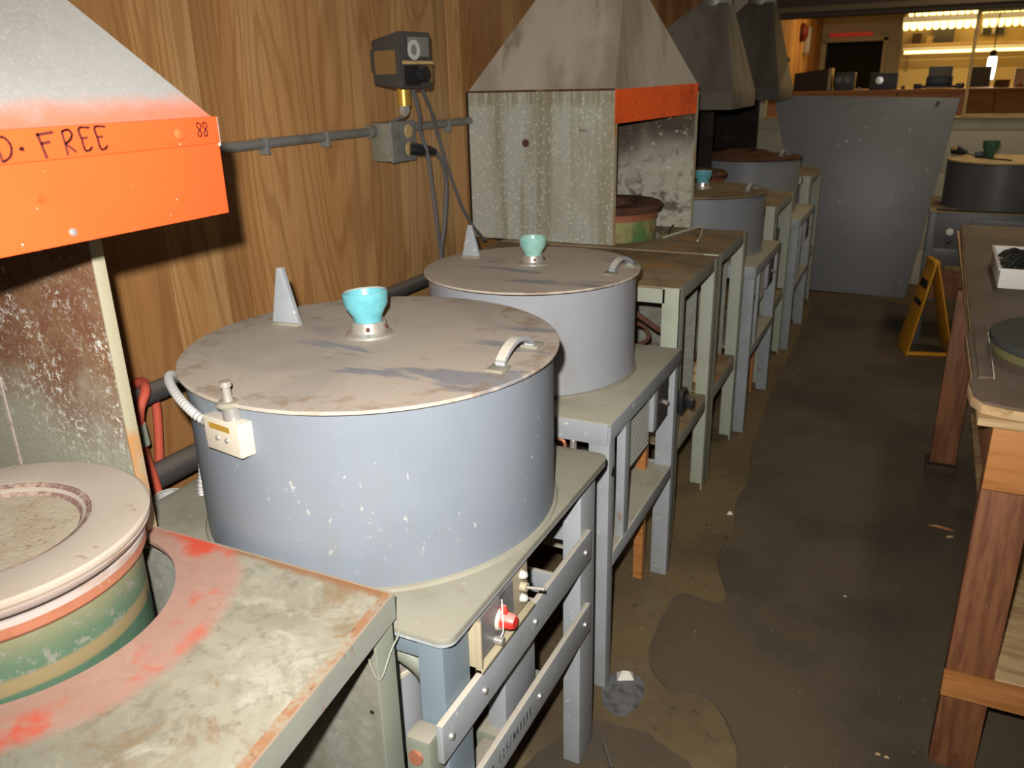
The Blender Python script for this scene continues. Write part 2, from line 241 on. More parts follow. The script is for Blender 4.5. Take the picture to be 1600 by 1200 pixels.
MT['hardboard'] = M('dark_brown_hardboard', (112, 96, 82), .65, layers=[
    {'s': 5, 'd': 6, 'lo': .4, 'hi': .68, 'c': (92, 76, 62), 'a': .9}, {'s': 50, 'd': 3, 'lo': .7, 'hi': .75, 'c': (170, 156, 138), 'a': .7}], spec=.25)
MT['chip_edge'] = M('torn_tan_board_edge', (190, 160, 116), .8, layers=[{'s': 30, 'd': 4, 'lo': .45, 'hi': .65, 'c': (150, 116, 78), 'a': .8}])
MT['concrete'] = M('dirty_tan_concrete', (116, 99, 70), .8, layers=[
    {'s': 1.5, 'd': 6, 'lo': .4, 'hi': .68, 'c': (80, 68, 54), 'a': .9}, {'s': 6, 'd': 6, 'lo': .5, 'hi': .7, 'c': (124, 110, 82), 'a': .6}, {'s': 30, 'd': 4, 'lo': .6, 'hi': .7, 'c': (64, 54, 44), 'a': .6}], spec=.2, bump=fine)
MT['mat'] = M('ribbed_brown_rubber', (82, 71, 56), .7, layers=[
    {'t': 'wave', 'dir': 'X', 's': 62, 'lo': .2, 'hi': .8, 'c': (102, 91, 74), 'a': .6},
    {'s': 1.6, 'd': 5, 'lo': .42, 'hi': .65, 'c': (68, 61, 51), 'a': .75}, {'s': 3, 'd': 6, 'lo': .55, 'hi': .72, 'c': (98, 84, 64), 'a': .5},
    {'s': 60, 'd': 3, 'lo': .75, 'hi': .78, 'c': (130, 120, 104), 'a': .7}], bump={'t': 'wave', 'dir': 'X', 's': 62, 'lo': .1, 'hi': .9, 'bs': .5, 'bd': .002}, spec=.3, g=1.1)
MT['concrete_light'] = M('pale_grit', (150, 138, 116), .9)
MT['mat_edge'] = M('dusty_mat_edge', (128, 116, 96), .85)
MT['teal'] = M('turquoise_glaze', (112, 188, 196), .3, layers=[{'s': 22, 'lo': .45, 'hi': .65, 'c': (92, 170, 182), 'a': .8}, {'t': 'up', 'lo': .6, 'hi': .95, 'c': (206, 196, 182), 'a': .8}], spec=.5, g=0.92)
MT['pale_teal'] = M('pale_turquoise_glaze', (150, 196, 184), .35, layers=[{'s': 20, 'lo': .45, 'hi': .65, 'c': (122, 178, 170), 'a': .8}, {'t': 'up', 'lo': .6, 'hi': .95, 'c': (196, 196, 178), 'a': .6}], spec=.5)
MT['alu'] = M('cast_aluminium', (206, 200, 190), .35, .7, layers=[{'s': 30, 'lo': .55, 'hi': .7, 'c': (176, 164, 146), 'a': .6}])
MT['steel'] = M('grey_steel', (170, 168, 162), .4, .6)
MT['conduit'] = M('flex_conduit_metal', (200, 198, 194), .4, .4)
MT['pipe'] = M('dull_grey_conduit', (132, 132, 128), .5, .3, layers=[{'s': 12, 'lo': .5, 'hi': .7, 'c': (108, 106, 100), 'a': .7}, {'t': 'up', 'c': (158, 152, 142), 'a': .6}])
MT['black_pipe'] = M('dusty_black_iron_pipe', (72, 70, 68), .6, .2, layers=[{'t': 'up', 'lo': .2, 'hi': .9, 'c': (122, 114, 104), 'a': .7}, {'s': 20, 'lo': .6, 'hi': .7, 'c': (118, 104, 90), 'a': .5}])
MT['beige'] = M('beige_enamel', (222, 212, 192), .4, layers=[{'s': 10, 'lo': .5, 'hi': .75, 'c': (206, 194, 170), 'a': .7}], g=0.84)
MT['beige2'] = M('dull_beige_paint', (164, 153, 126), .55)
MT['black'] = M('black_plastic', (34, 34, 36), .4, layers=[{'t': 'up', 'c': (84, 80, 76), 'a': .6}])
MT['dark_grey'] = M('charcoal_enamel', (66, 64, 62), .5, layers=[{'t': 'up', 'c': (120, 112, 102), 'a': .5}])
MT['brown_plate'] = M('bronze_label_plate', (140, 112, 70), .5, .3)
MT['brass'] = M('yellow_brass', (206, 164, 70), .35, .6)
MT['glass_dark'] = M('meter_glass', (190, 190, 184), .1, spec=.6)
MT['meter'] = M('meter_face', (120, 118, 112), .5)
MT['red'] = M('red_plastic', (206, 52, 44), .35, layers=[{'t': 'up', 'lo': .2, 'hi': .8, 'c': (226, 150, 140), 'a': .7}])
MT['hose_red'] = M('dusty_red_hose', (196, 88, 66), .6)
MT['hose_orange'] = M('orange_red_hose', (220, 92, 54), .55)
MT['cable'] = M('grey_cable', (98, 96, 96), .5)
MT['copper'] = M('copper_tube', (190, 124, 92), .4, .6)
MT['white'] = M('white_plastic', (226, 222, 214), .5)
MT['cloudy'] = M('cloudy_bulb', (180, 178, 170), .3)
MT['dial'] = M('scuffed_dark_dial_plate', (122, 122, 122), .45, .3, layers=[{'s': 30, 'd': 5, 'lo': .45, 'hi': .65, 'c': (88, 88, 90), 'a': .9}])
MT['grille'] = M('pale_grey_grille', (176, 178, 172), .5)
MT['marker'] = M('black_marker_ink', (78, 34, 30), .6)
MT['marker_grey'] = M('grey_black_marker_ink', (52, 52, 54), .6)
MT['sheet'] = M('dark_grey_coated_sheet', (116, 117, 118), .42, layers=[
    {'s': 2, 'd': 4, 'lo': .4, 'hi': .7, 'c': (104, 105, 106), 'a': .8}, [{'t': 'vor', 's': 14, 'lo': .17, 'hi': .07, 'c': (180, 176, 168), 'a': .8}, {'s': 3, 'd': 2, 'lo': .48, 'hi': .6}], {'s': 60, 'd': 3, 'lo': .68, 'hi': .75, 'c': (138, 134, 128), 'a': .6}], spec=.5, g=1.04)
MT['yellow'] = M('safety_yellow_plastic', (214, 150, 34), .5, layers=[{'s': 7, 'lo': .5, 'hi': .7, 'c': (176, 118, 30), 'a': .8}])
MT['tan_lid'] = M('tan_dusty_lid', (186, 158, 106), .7, layers=[{'s': 6, 'd': 5, 'lo': .45, 'hi': .68, 'c': (150, 124, 84), 'a': .8}])
MT['dark_drum'] = M('dark_grey_drum_paint', (104, 104, 104), .4, layers=[{'s': 4, 'lo': .45, 'hi': .7, 'c': (90, 90, 92), 'a': .7}], g=0.85)
MT['cream'] = M('cream_painted_boards', (178, 170, 148), .6, layers=[{'s': 4, 'lo': .45, 'hi': .7, 'c': (160, 152, 128), 'a': .7}])
MT['beam'] = M('dark_brown_beam', (74, 62, 50), .7)
MT['beam_light'] = M('brown_beam_strip', (112, 94, 68), .6)
MT['wallpaint'] = M('cream_wall_paint', (204, 182, 128), .7)
MT['ceil'] = M('ceiling_board', (150, 144, 132), .8)
MT['rug_dark'] = M('dark_brown_board', (60, 44, 34), .7)  # plain dark brown for boxes and workbench feet
MT['passage_dark'] = M('painted_passage_dark', (30, 28, 26), .9)  # near-black colour stands in for the missing light beyond the doorway
MT['bristle'] = M('blackened_wire', (44, 46, 42), .5)
MT['slate'] = M('dark_green_slate', (92, 94, 88), .65, layers=[{'s': 5, 'lo': .45, 'hi': .7, 'c': (78, 80, 74), 'a': .8}], spec=.15, g=0.74)
MT['olive'] = M('olive_green_disc', (112, 108, 72), .5, layers=[{'s': 9, 'lo': .45, 'hi': .7, 'c': (92, 92, 62), 'a': .8}])
MT['glow'] = M('lit_tube', (255, 240, 210), .5, emit=((255, 214, 120), 5.))
MT['glow_white'] = M('lit_white_bulb', (255, 255, 255), .5, emit=((240, 246, 255), 12.))
MT['red_sign'] = M('red_strip_sign', (186, 58, 42), .5, emit=((190, 50, 40), .25))
MT['window_glass'] = M('window_glass', (245, 245, 245), .02, trans=1., spec=.5)
MT['window_glass'].node_tree.nodes['Principled BSDF'].inputs['IOR'].default_value = 1.05
MT['paper'] = M('white_paper', (216, 210, 200), .7)

# ------------------------------------------------------------------ mesh helpers
class MB:
    def __init__(s): s.v = []; s.f = []
    def add(s, vs, fs):
        n = len(s.v); s.v += [Vector(v) for v in vs]; s.f += [[n + i for i in f] for f in fs]; return s
    def hexa(s, p):   # p: 4 bottom, 4 top
        return s.add(p, [(3, 2, 1, 0), (4, 5, 6, 7), (0, 1, 5, 4), (1, 2, 6, 5), (2, 3, 7, 6), (3, 0, 4, 7)])
    def box(s, x0, x1, y0, y1, z0, z1):
        return s.hexa([(x0, y0, z0), (x1, y0, z0), (x1, y1, z0), (x0, y1, z0), (x0, y0, z1), (x1, y0, z1), (x1, y1, z1), (x0, y1, z1)])
    def obox(s, c, a, b, d):   # centre, three half vectors
        c, a, b, d = map(Vector, (c, a, b, d))
        return s.hexa([c - a - b - d, c + a - b - d, c + a + b - d, c - a + b - d, c - a - b + d, c + a - b + d, c + a + b + d, c - a + b + d])
    def plate(s, q, t):
        q = [Vector(p) for p in q]; n = (q[1] - q[0]).cross(q[2] - q[0]).normalized() * t; k = len(q)
        return s.add(q + [p + n for p in q], [tuple(range(k))[::-1], tuple(range(k, 2 * k))] + [(i, (i + 1) % k, k + (i + 1) % k, k + i) for i in range(k)])
    def prism(s, pts, z0, z1):
        k = len(pts); return s.add([(x, y, z0) for x, y in pts] + [(x, y, z1) for x, y in pts], [tuple(range(k))[::-1], tuple(range(k, 2 * k))] + [(i, (i + 1) % k, k + (i + 1) % k, k + i) for i in range(k)])
    def lathe(s, prof, c, seg=64, axis=None, closed=False):
        c = Vector(c); R = Vector((0, 0, 1)).rotation_difference(Vector(axis)).to_matrix() if axis else Matrix.Identity(3)
        vs = []; fs = []; k = len(prof)
        for i in range(seg):
            a = 2 * PI * i / seg
            for r, z in prof: vs.append(c + R @ Vector((r * math.cos(a), r * math.sin(a), z)))
        for i in range(seg):
            j = (i + 1) % seg
            for q in range(k if closed else k - 1):
                q2 = (q + 1) % k; fs.append((i * k + q, j * k + q, j * k + q2, i * k + q2))
        s.add(vs, fs)
        if not closed:
            n = len(s.v) - len(vs)
            if prof[0][0] > 1e-6: s.f.append([n + i * k for i in range(seg)][::-1])
            if prof[-1][0] > 1e-6: s.f.append([n + i * k + k - 1 for i in range(seg)])
        return s
    def tube(s, path, r, seg=10, cap=True):
        P = [Vector(p) for p in path]; n = len(P); rs = r if isinstance(r, (list, tuple)) else [r] * n
        T = [(P[min(i + 1, n - 1)] - P[max(i - 1, 0)]).normalized() for i in range(n)]
        u = T[0].orthogonal().normalized(); vs = []; fs = []
        for i in range(n):
            u = (u - T[i] * u.dot(T[i])).normalized(); v = T[i].cross(u)
            for q in range(seg):
                a = 2 * PI * q / seg; vs.append(P[i] + (u * math.cos(a) + v * math.sin(a)) * rs[i])
        for i in range(n - 1):
            for q in range(seg):
                q2 = (q + 1) % seg; fs.append((i * seg + q, i * seg + q2, (i + 1) * seg + q2, (i + 1) * seg + q))
        if cap: fs.append(tuple(range(seg))[::-1]); fs.append(tuple((n - 1) * seg + q for q in range(seg)))
        return s.add(vs, fs)
    def cyl(s, a, b, r, seg=24): return s.tube([a, b], r, seg)
def spline(P, n=8):
    P = [Vector(p) for p in P]; Q = [P[0] * 2 - P[1]] + P + [P[-1] * 2 - P[-2]]; out = []
    for i in range(1, len(Q) - 2):
        for k in range(n):
            t = k / n; a, b, c, d = Q[i - 1], Q[i], Q[i + 1], Q[i + 2]
            out.append(.5 * ((2 * b) + (c - a) * t + (2 * a - 5 * b + 4 * c - d) * t * t + (3 * b - a - 3 * c + d) * t ** 3))
    return out + [P[-1]]
ORG = {}
def build(name, mb, mat, parent=None, bevel=0., label=None, smooth=True, ang=35, kind=None, loc=None):
    org = ORG[parent.name] if parent is not None else Vector(loc or (0, 0, 0))
    me = bpy.data.meshes.new(name); bm = bmesh.new(); vs = [bm.verts.new(v - org) for v in mb.v]
    for f in mb.f:
        try: bm.faces.new([vs[i] for i in f])
        except ValueError: pass
    bmesh.ops.recalc_face_normals(bm, faces=bm.faces)
    if bevel: 
        es = [e for e in bm.edges if len(e.link_faces) == 2 and e.calc_face_angle(0) > .6]
        bmesh.ops.bevel(bm, geom=es, offset=bevel, segments=2, profile=.6, affect='EDGES', clamp_overlap=True)
    bm.to_mesh(me); bm.free()
    if smooth:
        for p in me.polygons: p.use_smooth = True
        me.set_sharp_from_angle(angle=math.radians(ang))
    me.materials.append(MT[mat] if isinstance(mat, str) else mat)
    o = bpy.data.objects.new(name, me); C.objects.link(o)
    if parent is not None: o.parent = parent
    else: o.location = org
    ORG[o.name] = org
    if label: o['label'] = label
    if kind: o['kind'] = kind
    return o
def thing(name, label, cat, loc, group=None):
    o = bpy.data.objects.new(name, None); C.objects.link(o); o.location = loc; o.empty_display_size = .05
    ORG[o.name] = Vector(loc); o['label'] = label; o['category'] = cat
    if group: o['group'] = group
    return o
def single(name, mb, mat, label, cat, group=None, loc=(0, 0, 0), kind=None, **k):
    o = build(name, mb, mat, None, loc=loc, kind=kind, **k); o['label'] = label; o['category'] = cat
    if group: o['group'] = group
    return o
def structure(name, mb, mat, label, parent=None, **k):
    o = build(name, mb, mat, parent, **k)
    if parent is None: o['kind'] = 'structure'; o['label'] = label; o['category'] = name.split('_')[0]
    return o

WX = -1.74        # face of the plywood wall
# ------------------------------------------------------------------ the room
structure('floor', MB().box(-1.9, 4.2, -2.2, 16.2, -.12, 0), 'concrete', 'dirty tan concrete floor under the rubber matting', smooth=False)
wl = structure('wall_left', MB().box(-1.9, WX - .012, -2.2, 16.0, 0, 2.85), 'ply', 'oak veneer plywood wall behind the row of machines', smooth=False)
y = -1.86; k = 0
while y < 15.9:
    y1 = min(y + 1.217, 15.99)
    o = build('plywood_panel', MB().box(0, .012, 0, y1 - y, 0, 2.85), 'ply', None, bevel=.0015); o.parent = wl
    o.location = (WX - .012, y, 0); y += 1.22
structure('wall_right', MB().box(3.6, 3.75, -2.2, 16.0, 0, 2.85), 'wallpaint', 'cream painted wall on the far side of the aisle', smooth=False)
structure('wall_back', MB().box(-1.9, 3.75, -2.35, -2.2, 0, 2.85), 'wallpaint', 'cream wall behind the photographer', smooth=False)
structure('ceiling', MB().box(-1.9, 3.75, -2.35, 16.2, 2.85, 2.97), 'ceil', 'grey board ceiling', smooth=False)
# partition with the opening into the lit workroom
PY = 7.2
wf = structure('wall_far', MB().box(-1.74, 3.6, PY, PY + .1, 0, 1.265).box(-1.74, -1.22, PY, PY + .1, 1.265, 2.02).box(-1.74, 3.6, PY, PY + .1, 2.02, 2.85), 'cream', 'cream boarded partition with an opening at the end of the aisle', smooth=False)
for z0, z1 in ((.0, .28), (.285, .575), (.58, .87), (.875, 1.175), (1.18, 1.262)):
    build('board', MB().box(-1.73, 3.59, PY - .016, PY, z0, z1), 'cream', wf, bevel=.003)
structure('trim_1', MB().box(-1.24, 3.59, PY - .05, PY + .14, 2.0, 2.035).box(-1.24, 3.59, PY - .07, PY, 2.075, 2.85), 'beam', 'dark brown header beam over the opening', bevel=.004)
structure('trim_2', MB().box(-1.24, 3.59, PY - .075, PY - .0, 2.035, 2.075), 'beam_light', 'lighter strip along the header beam', bevel=.003)
wn = bpy.data.objects.new('window_1', None); C.objects.link(wn); wn.location = (.2, PY, 1.27); ORG[wn.name] = Vector(wn.location)
wn['kind'] = 'structure'; wn['label'] = 'sliding window in a thin pale frame on the right of the opening'; wn['category'] = 'window'
build('window_frame', MB().box(.2, .222, PY + .01, PY + .05, 1.27, 2.0).box(.222, 1.9, PY + .01, PY + .05, 1.27, 1.292).box(.222, 1.9, PY + .01, PY + .05, 1.98, 2.0).box(1.88, 1.9, PY + .01, PY + .05, 1.292, 1.98), 'tan_lid', wn, bevel=.002)
build('pane', MB().box(.222, 1.88, PY + .028, PY + .032, 1.292, 1.98), 'window_glass', wn)
structure('trim_3', MB().box(-1.22, 3.59, PY - .04, PY + .12, 1.262, 1.275), 'tan_lid', 'thin pale sill of the opening', bevel=.003)

# ------------------------------------------------------------------ workroom seen through the opening
ZB = 11.5
structure('wall_workroom', MB().box(-.43, 3.6, ZB, ZB + .12, 0, 2.85).box(-.43, -.31, ZB + .12, 15.0, 0, 2.85), 'wallpaint', 'cream wall behind the lit shelf in the workroom', smooth=False)
structure('wall_passage', MB().box(-1.74, -.43, 15.0, 15.12, 2.05, 2.85).box(-1.74, -1.66, 15.0, 15.12, 0, 2.05).box(-.78, -.43, 15.0, 15.12, 0, 2.05).box(-1.74, -.43, 15.9, 16.0, 0, 2.85), 'cream', 'cream wall around the dark doorway', smooth=False)
structure('door_1', MB().box(-1.66, -.78, 15.12, 15.15, 0, 2.05), 'passage_dark', 'near-black sheet painted as the dark of the doorway ending the workroom', smooth=False)  # solid sheet fills the opening; its darkness is painted on
dframe = structure('trim_4', MB().box(-.82, -.76, 14.93, 15.0, 0, 2.1).box(-1.7, -.76, 14.93, 15.0, 2.05, 2.12), 'cream', 'door casing of the dark doorway', bevel=.004)
single('sign', MB().box(-1.62, -.98, 14.9, 14.93, 2.125, 2.185), 'red_sign', 'long red strip sign above the dark doorway', 'sign', bevel=.003)
wc = thing('workroom_counter', 'long red-brown wooden counter just behind the opening', 'counter', (0, 8.3, 0))
build('counter_top', MB().box(-1.72, 2.6, 7.98, 8.6, 1.43, 1.455), 'wood_orange', wc, bevel=.003)
for a in range(6): build('front_panel', MB().box(-1.72 + a * .72, -1.006 + a * .72, 8.0, 8.03, .05, 1.43), 'wood_orange', wc, bevel=.004)
build('back_panel', MB().box(-1.72, 2.6, 8.55, 8.58, 0, 1.43), 'wood_red', wc)
# things on the counter
b = thing('wooden_box', 'brown wooden box with a pale upright end on the workroom counter', 'box', (-1.02, 8.2, 1.455))
build('body', MB().hexa([(-1.14, 8.1, 1.455), (-.86, 8.1, 1.455), (-.86, 8.3, 1.455), (-1.14, 8.3, 1.455), (-1.14, 8.1, 1.60), (-.86, 8.1, 1.635), (-.86, 8.3, 1.635), (-1.14, 8.3, 1.60)]), 'rug_dark', b, bevel=.004)
build('end_board', MB().box(-.858, -.83, 8.1, 8.3, 1.455, 1.64), 'wood_pale', b, bevel=.003)
b = thing('bench_instrument', 'grey bench instrument beside the wooden box', 'instrument', (-.72, 8.2, 1.455))
build('case', MB().box(-.80, -.64, 8.12, 8.3, 1.455, 1.60), 'dark_grey', b, bevel=.006)
for x in (-.77, -.70): build('dial', MB().lathe([(.0, .012), (.028, .01), (.03, 0)], (x, 8.12, 1.54), 20, axis=(0, -1, 0)), 'meter', b)
b = thing('meter_box', 'grey box with a shiny round dial under the doorway casing', 'instrument', (-.42, 8.2, 1.455))
build('case', MB().box(-.52, -.30, 8.12, 8.3, 1.455, 1.59), 'dark_grey', b, bevel=.006)
build('dial', MB().lathe([(.0, .014), (.03, .012), (.034, 0)], (-.44, 8.12, 1.53), 24, axis=(0, -1, 0)), 'alu', b)
b = thing('lamp_rack', 'low black rack with round feet on the workroom counter', 'rack', (.04, 8.2, 1.455))
build('base', MB().box(-.16, .2, 8.14, 8.26, 1.46, 1.482), 'black', b, bevel=.004)
build('body', MB().box(-.08, .12, 8.15, 8.25, 1.482, 1.55), 'black', b, bevel=.006)
build('display', MB().box(-.07, .11, 8.15, 8.24, 1.55, 1.63), 'meter', b, bevel=.005)
for x in (-.14, .18): build('foot', MB().lathe([(.03, -.04), (.034, -.02), (.03, 0)], (x, 8.2, 1.495), 18), 'black', b)
b = thing('picture_frame', 'pale grey framed print behind the window mullion', 'picture', (.33, 8.3, 1.455))
build('frame', MB().box(.24, .40, 8.28, 8.3, 1.458, 1.62), 'steel', b, bevel=.003)
build('print', MB().box(.25, .39, 8.276, 8.281, 1.468, 1.61), 'meter', b)
b = thing('small_print', 'small pale print at the right edge of the workroom', 'picture', (.62, 8.32, 1.5))
build('frame', MB().box(.58, .68, 8.4, 8.42, 1.455, 1.6), 'steel', b, bevel=.003)
build('print', MB().box(.59, .67, 8.396, 8.401, 1.465, 1.59), 'paper', b)
b = thing('brown_carton', 'small brown carton below the hanging white bulb', 'box', (.5, 8.25, 1.455))
build('body', MB().box(.43, .54, 8.2, 8.3, 1.455, 1.5), 'brown_top', b, bevel=.003); build('flap', MB().plate([(.43, 8.2, 1.5), (.54, 8.2, 1.5), (.54, 8.17, 1.515), (.43, 8.17, 1.515)], .002), 'brown_top', b)
for i, (x, hh, mt_) in enumerate(((.585, .035, 'white'), (.61, .045, 'copper'), (.645, .03, 'white'), (-.6, .02, 'paper'), (-.25, .03, 'brown_top'))):
    single('jar', MB().lathe([(0, 0), (.016, 0), (.017, hh * .7), (.011, hh * .8), (.011, hh), (0, hh)], (x, 8.16, 1.455), 16), mt_, ('small white jar nearest the carton on the counter', 'small copper coloured jar on the counter', 'small white jar farthest right on the counter', 'tiny pale jar beside the grey instrument', 'small brown jar left of the black rack')[i], 'jar', 'jars on the workroom counter')
# shelf with its tube light
sh = thing('wall_shelf', 'tan wooden wall shelf above the glowing tube light', 'shelf', (.9, ZB, 1.8))
build('board', MB().box(-.41, 2.4, ZB - .3, ZB, 1.86, 1.89), 'tan_lid', sh, bevel=.003)
for x in (-.35, .9, 2.2): build('bracket', MB().box(x, x + .02, ZB - .28, ZB, 1.80, 1.86).box(x, x + .02, ZB - .02, ZB, 1.6, 1.8), 'tan_lid', sh)
tl = thing('tube_light', 'glowing horizontal tube light under the workroom shelf', 'light', (.9, ZB - .32, 1.8))
build('housing', MB().box(-.40, 2.4, ZB - .36, ZB - .30, 1.815, 1.85), 'white', tl, bevel=.004); build('tube', MB().cyl((-.38, ZB - .33, 1.797), (2.38, ZB - .33, 1.797), .016, 12), 'glow', tl)
for i, (x, wd, hh, mt_, lb) in enumerate(((-.27, .09, .1, 'rug_dark', 'dark brown box at the left end of the shelf'), (.0, .22, .17, 'dark_grey', 'wide dark box on the workroom shelf'), (-.13, .08, .07, 'tan_lid', 'small tan bag on the shelf beside the wide dark box'))):
    b = thing('shelf_box', lb, 'box', (x, ZB - .15, 1.89)); build('body', MB().box(x - wd / 2, x + wd / 2, ZB - .24, ZB - .08, 1.89, 1.89 + hh), mt_, b, bevel=.01); build('lid', MB().box(x - wd / 2 - .004, x + wd / 2 + .004, ZB - .244, ZB - .076, 1.89 + hh, 1.9 + hh), mt_, b, bevel=.003)
b = thing('wall_clock_radio', 'dark twin-window device hung on the workroom wall', 'device', (.52, ZB, 2.0))
build('body', MB().box(.38, .62, ZB - .07, ZB, 1.96, 2.04), 'steel', b, bevel=.006)
for x in (.395, .52): build('panel', MB().box(x, x + .09, ZB - .074, ZB - .069, 1.967, 2.033), 'black', b)
# louvred ceiling fixtures
def louvre(x0, x1, y, z, n, label):
    t = thing('louvred_fixture', label, 'light', ((x0 + x1) / 2, y, z), 'louvred strip lights in the workroom')
    build('housing', MB().box(x0, x1, y - .10, y + .10, z + .05, z + .11), 'white', t, bevel=.005)
    for i in range(n):
        a = x0 + (x1 - x0) * (i + .5) / n; r = (x1 - x0) / n * .42
        build('lamp_cell', MB().lathe([(0, -.032), (r * .7, -.026), (r, -.004), (r, .05), (0, .05)], (a, y - .04, z), 14), 'glow', t)
    build('hanger', MB().cyl((x0 + .1, y, z + .11), (x0 + .1, y, 2.85), .006, 8).cyl((x1 - .1, y, z + .11), (x1 - .1, y, 2.85), .006, 8), 'steel', t)
louvre(-.38, .32, 11.0, 2.19, 10, 'upper louvred strip light left of the two in a row'); louvre(.345, 1.05, 11.0, 2.18, 10, 'upper louvred strip light at the right picture edge')
louvre(-.42, .33, 10.9, 2.05, 10, 'lower louvred strip light nearest the doorway casing'); louvre(.36, 1.06, 10.9, 2.05, 10, 'lower louvred strip light at the right picture edge')
hb = thing('hanging_bulb', 'white tubular bulb hanging from a black socket behind the window', 'bulb', (.345, 8.9, 1.76))
build('bulb', MB().lathe([(0, -.19), (.03, -.185), (.034, -.14), (.034, -.135), (.036, -.02), (.03, 0), (0, 0)], (.42, 8.9, 1.70), 20), 'glow_white', hb)
build('socket', MB().lathe([(.022, 0), (.026, .02), (.026, .05), (.01, .06), (0, .06)], (.42, 8.9, 1.70), 16), 'black', hb)
build('cord', MB().cyl((.42, 8.9, 1.76), (.42, 8.9, 2.85), .004, 8), 'black', hb)
# things on the workroom part of the plywood wall
b = thing('fire_bell', 'dark red wall bell with a steel striker on the plywood wall', 'bell', (WX, 12.2, 2.0))
build('gong', MB().lathe([(.02, 0), (.12, 0), (.115, .05), (.06, .09), (0, .1)], (WX, 12.6, 2.12), 28, axis=(1, 0, 0)), M('dark_red_enamel', (92, 26, 24), .4), b)
build('striker', MB().box(WX, WX + .08, 12.95, 13.1, 1.86, 2.2), 'steel', b, bevel=.01)
b = thing('wall_bracket_pole', 'black pole on a bracket against the yellow lit plywood', 'pole', (-1.33, 8.7, 1.455))
build('pole', MB().cyl((-1.30, 8.3, 1.455), (-1.27, 8.3, 1.70), .012, 10), 'black', b)
build('head', MB().box(-1.32, -1.22, 8.27, 8.33, 1.70, 1.735), 'black', b, bevel=.005)
single('corner_conduit', MB().cyl((WX + .03, 10.6, 0), (WX + .03, 10.6, 2.85), .025, 10), 'pipe', 'vertical grey conduit on the plywood wall of the workroom', 'conduit')

# ------------------------------------------------------------------ rubber matting on the floor
def smoothpoly(pts, n=4):
    P = [Vector((*p, 0)) for p in pts]; k = len(P); out = []
    for i in range(k):
        a, b_, c, d = P[i - 1], P[i], P[(i + 1) % k], P[(i + 2) % k]
        for q in range(n):
            t = q / n; v = .5 * ((2 * b_) + (c - a) * t + (2 * a - 5 * b_ + 4 * c - d) * t * t + (3 * b_ - a - 3 * c + d) * t ** 3)
            out.append((v.x + random.uniform(-.003, .003), v.y + random.uniform(-.003, .003)))
    return out
main = [(-.55, 6.5), (-.58, 5.2), (-.57, 4.2), (-.54, 3.6), (-.50, 3.3), (-.49, 3.185), (-.497, 2.97), (-.46, 2.78), (-.48, 2.567), (-.40, 2.36), (-.42, 2.29), (-.54, 2.291), (-.555, 2.1), (-.535, 1.945), (-.458, 1.845), (-.334, 1.846), (-.262, 1.76), (-.222, 1.64), (-.24, 1.3), (-.3, .6), (-.3, -1.5), (.3, -1.8), (.9, -1.6), (1.0, 2), (1.0, 5.35), (.3, 5.42), (.03, 5.5), (.0, 6.45)]
mm = MB().prism(smoothpoly(main), 0, .007); single('rubber_mat', mm, 'mat', 'long dark ribbed rubber mat running down the aisle', 'mat', smooth=False)
small = [(-.64, 1.60), (-.56, 1.645), (-.506, 1.652), (-.45, 1.655), (-.397, 1.629), (-.322, 1.594), (-.28, 1.5), (-.33, 1.2), (-.4, .7), (-.6, .5), (-.75, .8), (-.72, 1.3)]
single('rubber_mat', MB().prism(smoothpoly(small), 0, .006), 'mat', 'torn piece of ribbed mat beside the nearest machine legs', 'mat', smooth=False)
dm = [(-.62, 1.82), (-.60, 1.72), (-.535, 1.69), (-.505, 1.76), (-.52, 1.84), (-.57, 1.86)]
single('grey_mat_scrap', MB().prism(smoothpoly(dm), 0, .003), 'dial', 'grey scrap of sheet on the bare floor by the machine leg', 'scrap', smooth=False)
def scrap(name, c, sz, mat, label, cat, rz=0., hgt=.006):
    a = Vector((math.cos(rz), math.sin(rz), 0)) * sz[0] / 2; b_ = Vector((-math.sin(rz), math.cos(rz), 0)) * sz[1] / 2; c = Vector(c)
    mb = MB().add([c - a - b_, c + a * .9 - b_ * 1.1, c + a + b_ * .8, c - a * .8 + b_, c + Vector((0, 0, hgt)) - a * .3, c + Vector((0, 0, hgt * .7)) + a * .5 + b_ * .2], [(0, 1, 2, 3), (0, 1, 5, 4), (1, 2, 5), (2, 3, 4, 5), (3, 0, 4)])
    return single(name, mb, mat, label, cat, smooth=False)
scrap('paper_scrap', (-.503, 2.897, .0005), (.022, .016), 'paper', 'small white paper scrap lying in the middle of the mat edge', 'scrap', .3, .012)
scrap('foil_scrap', (-.576, 1.842, .003), (.05, .035), 'paper', 'crumpled white foil scrap beside the machine leg', 'scrap', .5, .02)
scrap('wood_chip', (.232, 3.09, .0075), (.09, .012), 'wood_orange', 'thin orange wood splinter on the mat near the bench', 'scrap', -.15, .006)
scrap('wood_chip', (.26, 3.03, .0075), (.03, .012), 'wood_pale', 'small pale wood chip next to the splinter', 'scrap', .6, .006)
scrap('tan_chip', (.088, 1.822, .0075), (.014, .007), 'chip_edge', 'left tan chip on the mat by the bench leg', 'scrap', .1, .005)
scrap('tan_chip', (.108, 1.82, .0075), (.013, .007), 'chip_edge', 'right tan chip on the mat by the bench leg', 'scrap', -.1, .005)
scrap('pink_chip', (-.048, 2.491, .0075), (.012, .008), 'ash_rim', 'pinkish chip in the middle of the mat', 'scrap', .1, .005)
single('metal_pin', MB().cyl((-.54, 1.57, .013), (-.495, 1.50, .013), .005, 8), 'dark_grey', 'dark metal pin lying on the torn mat piece', 'pin')
gm = MB()
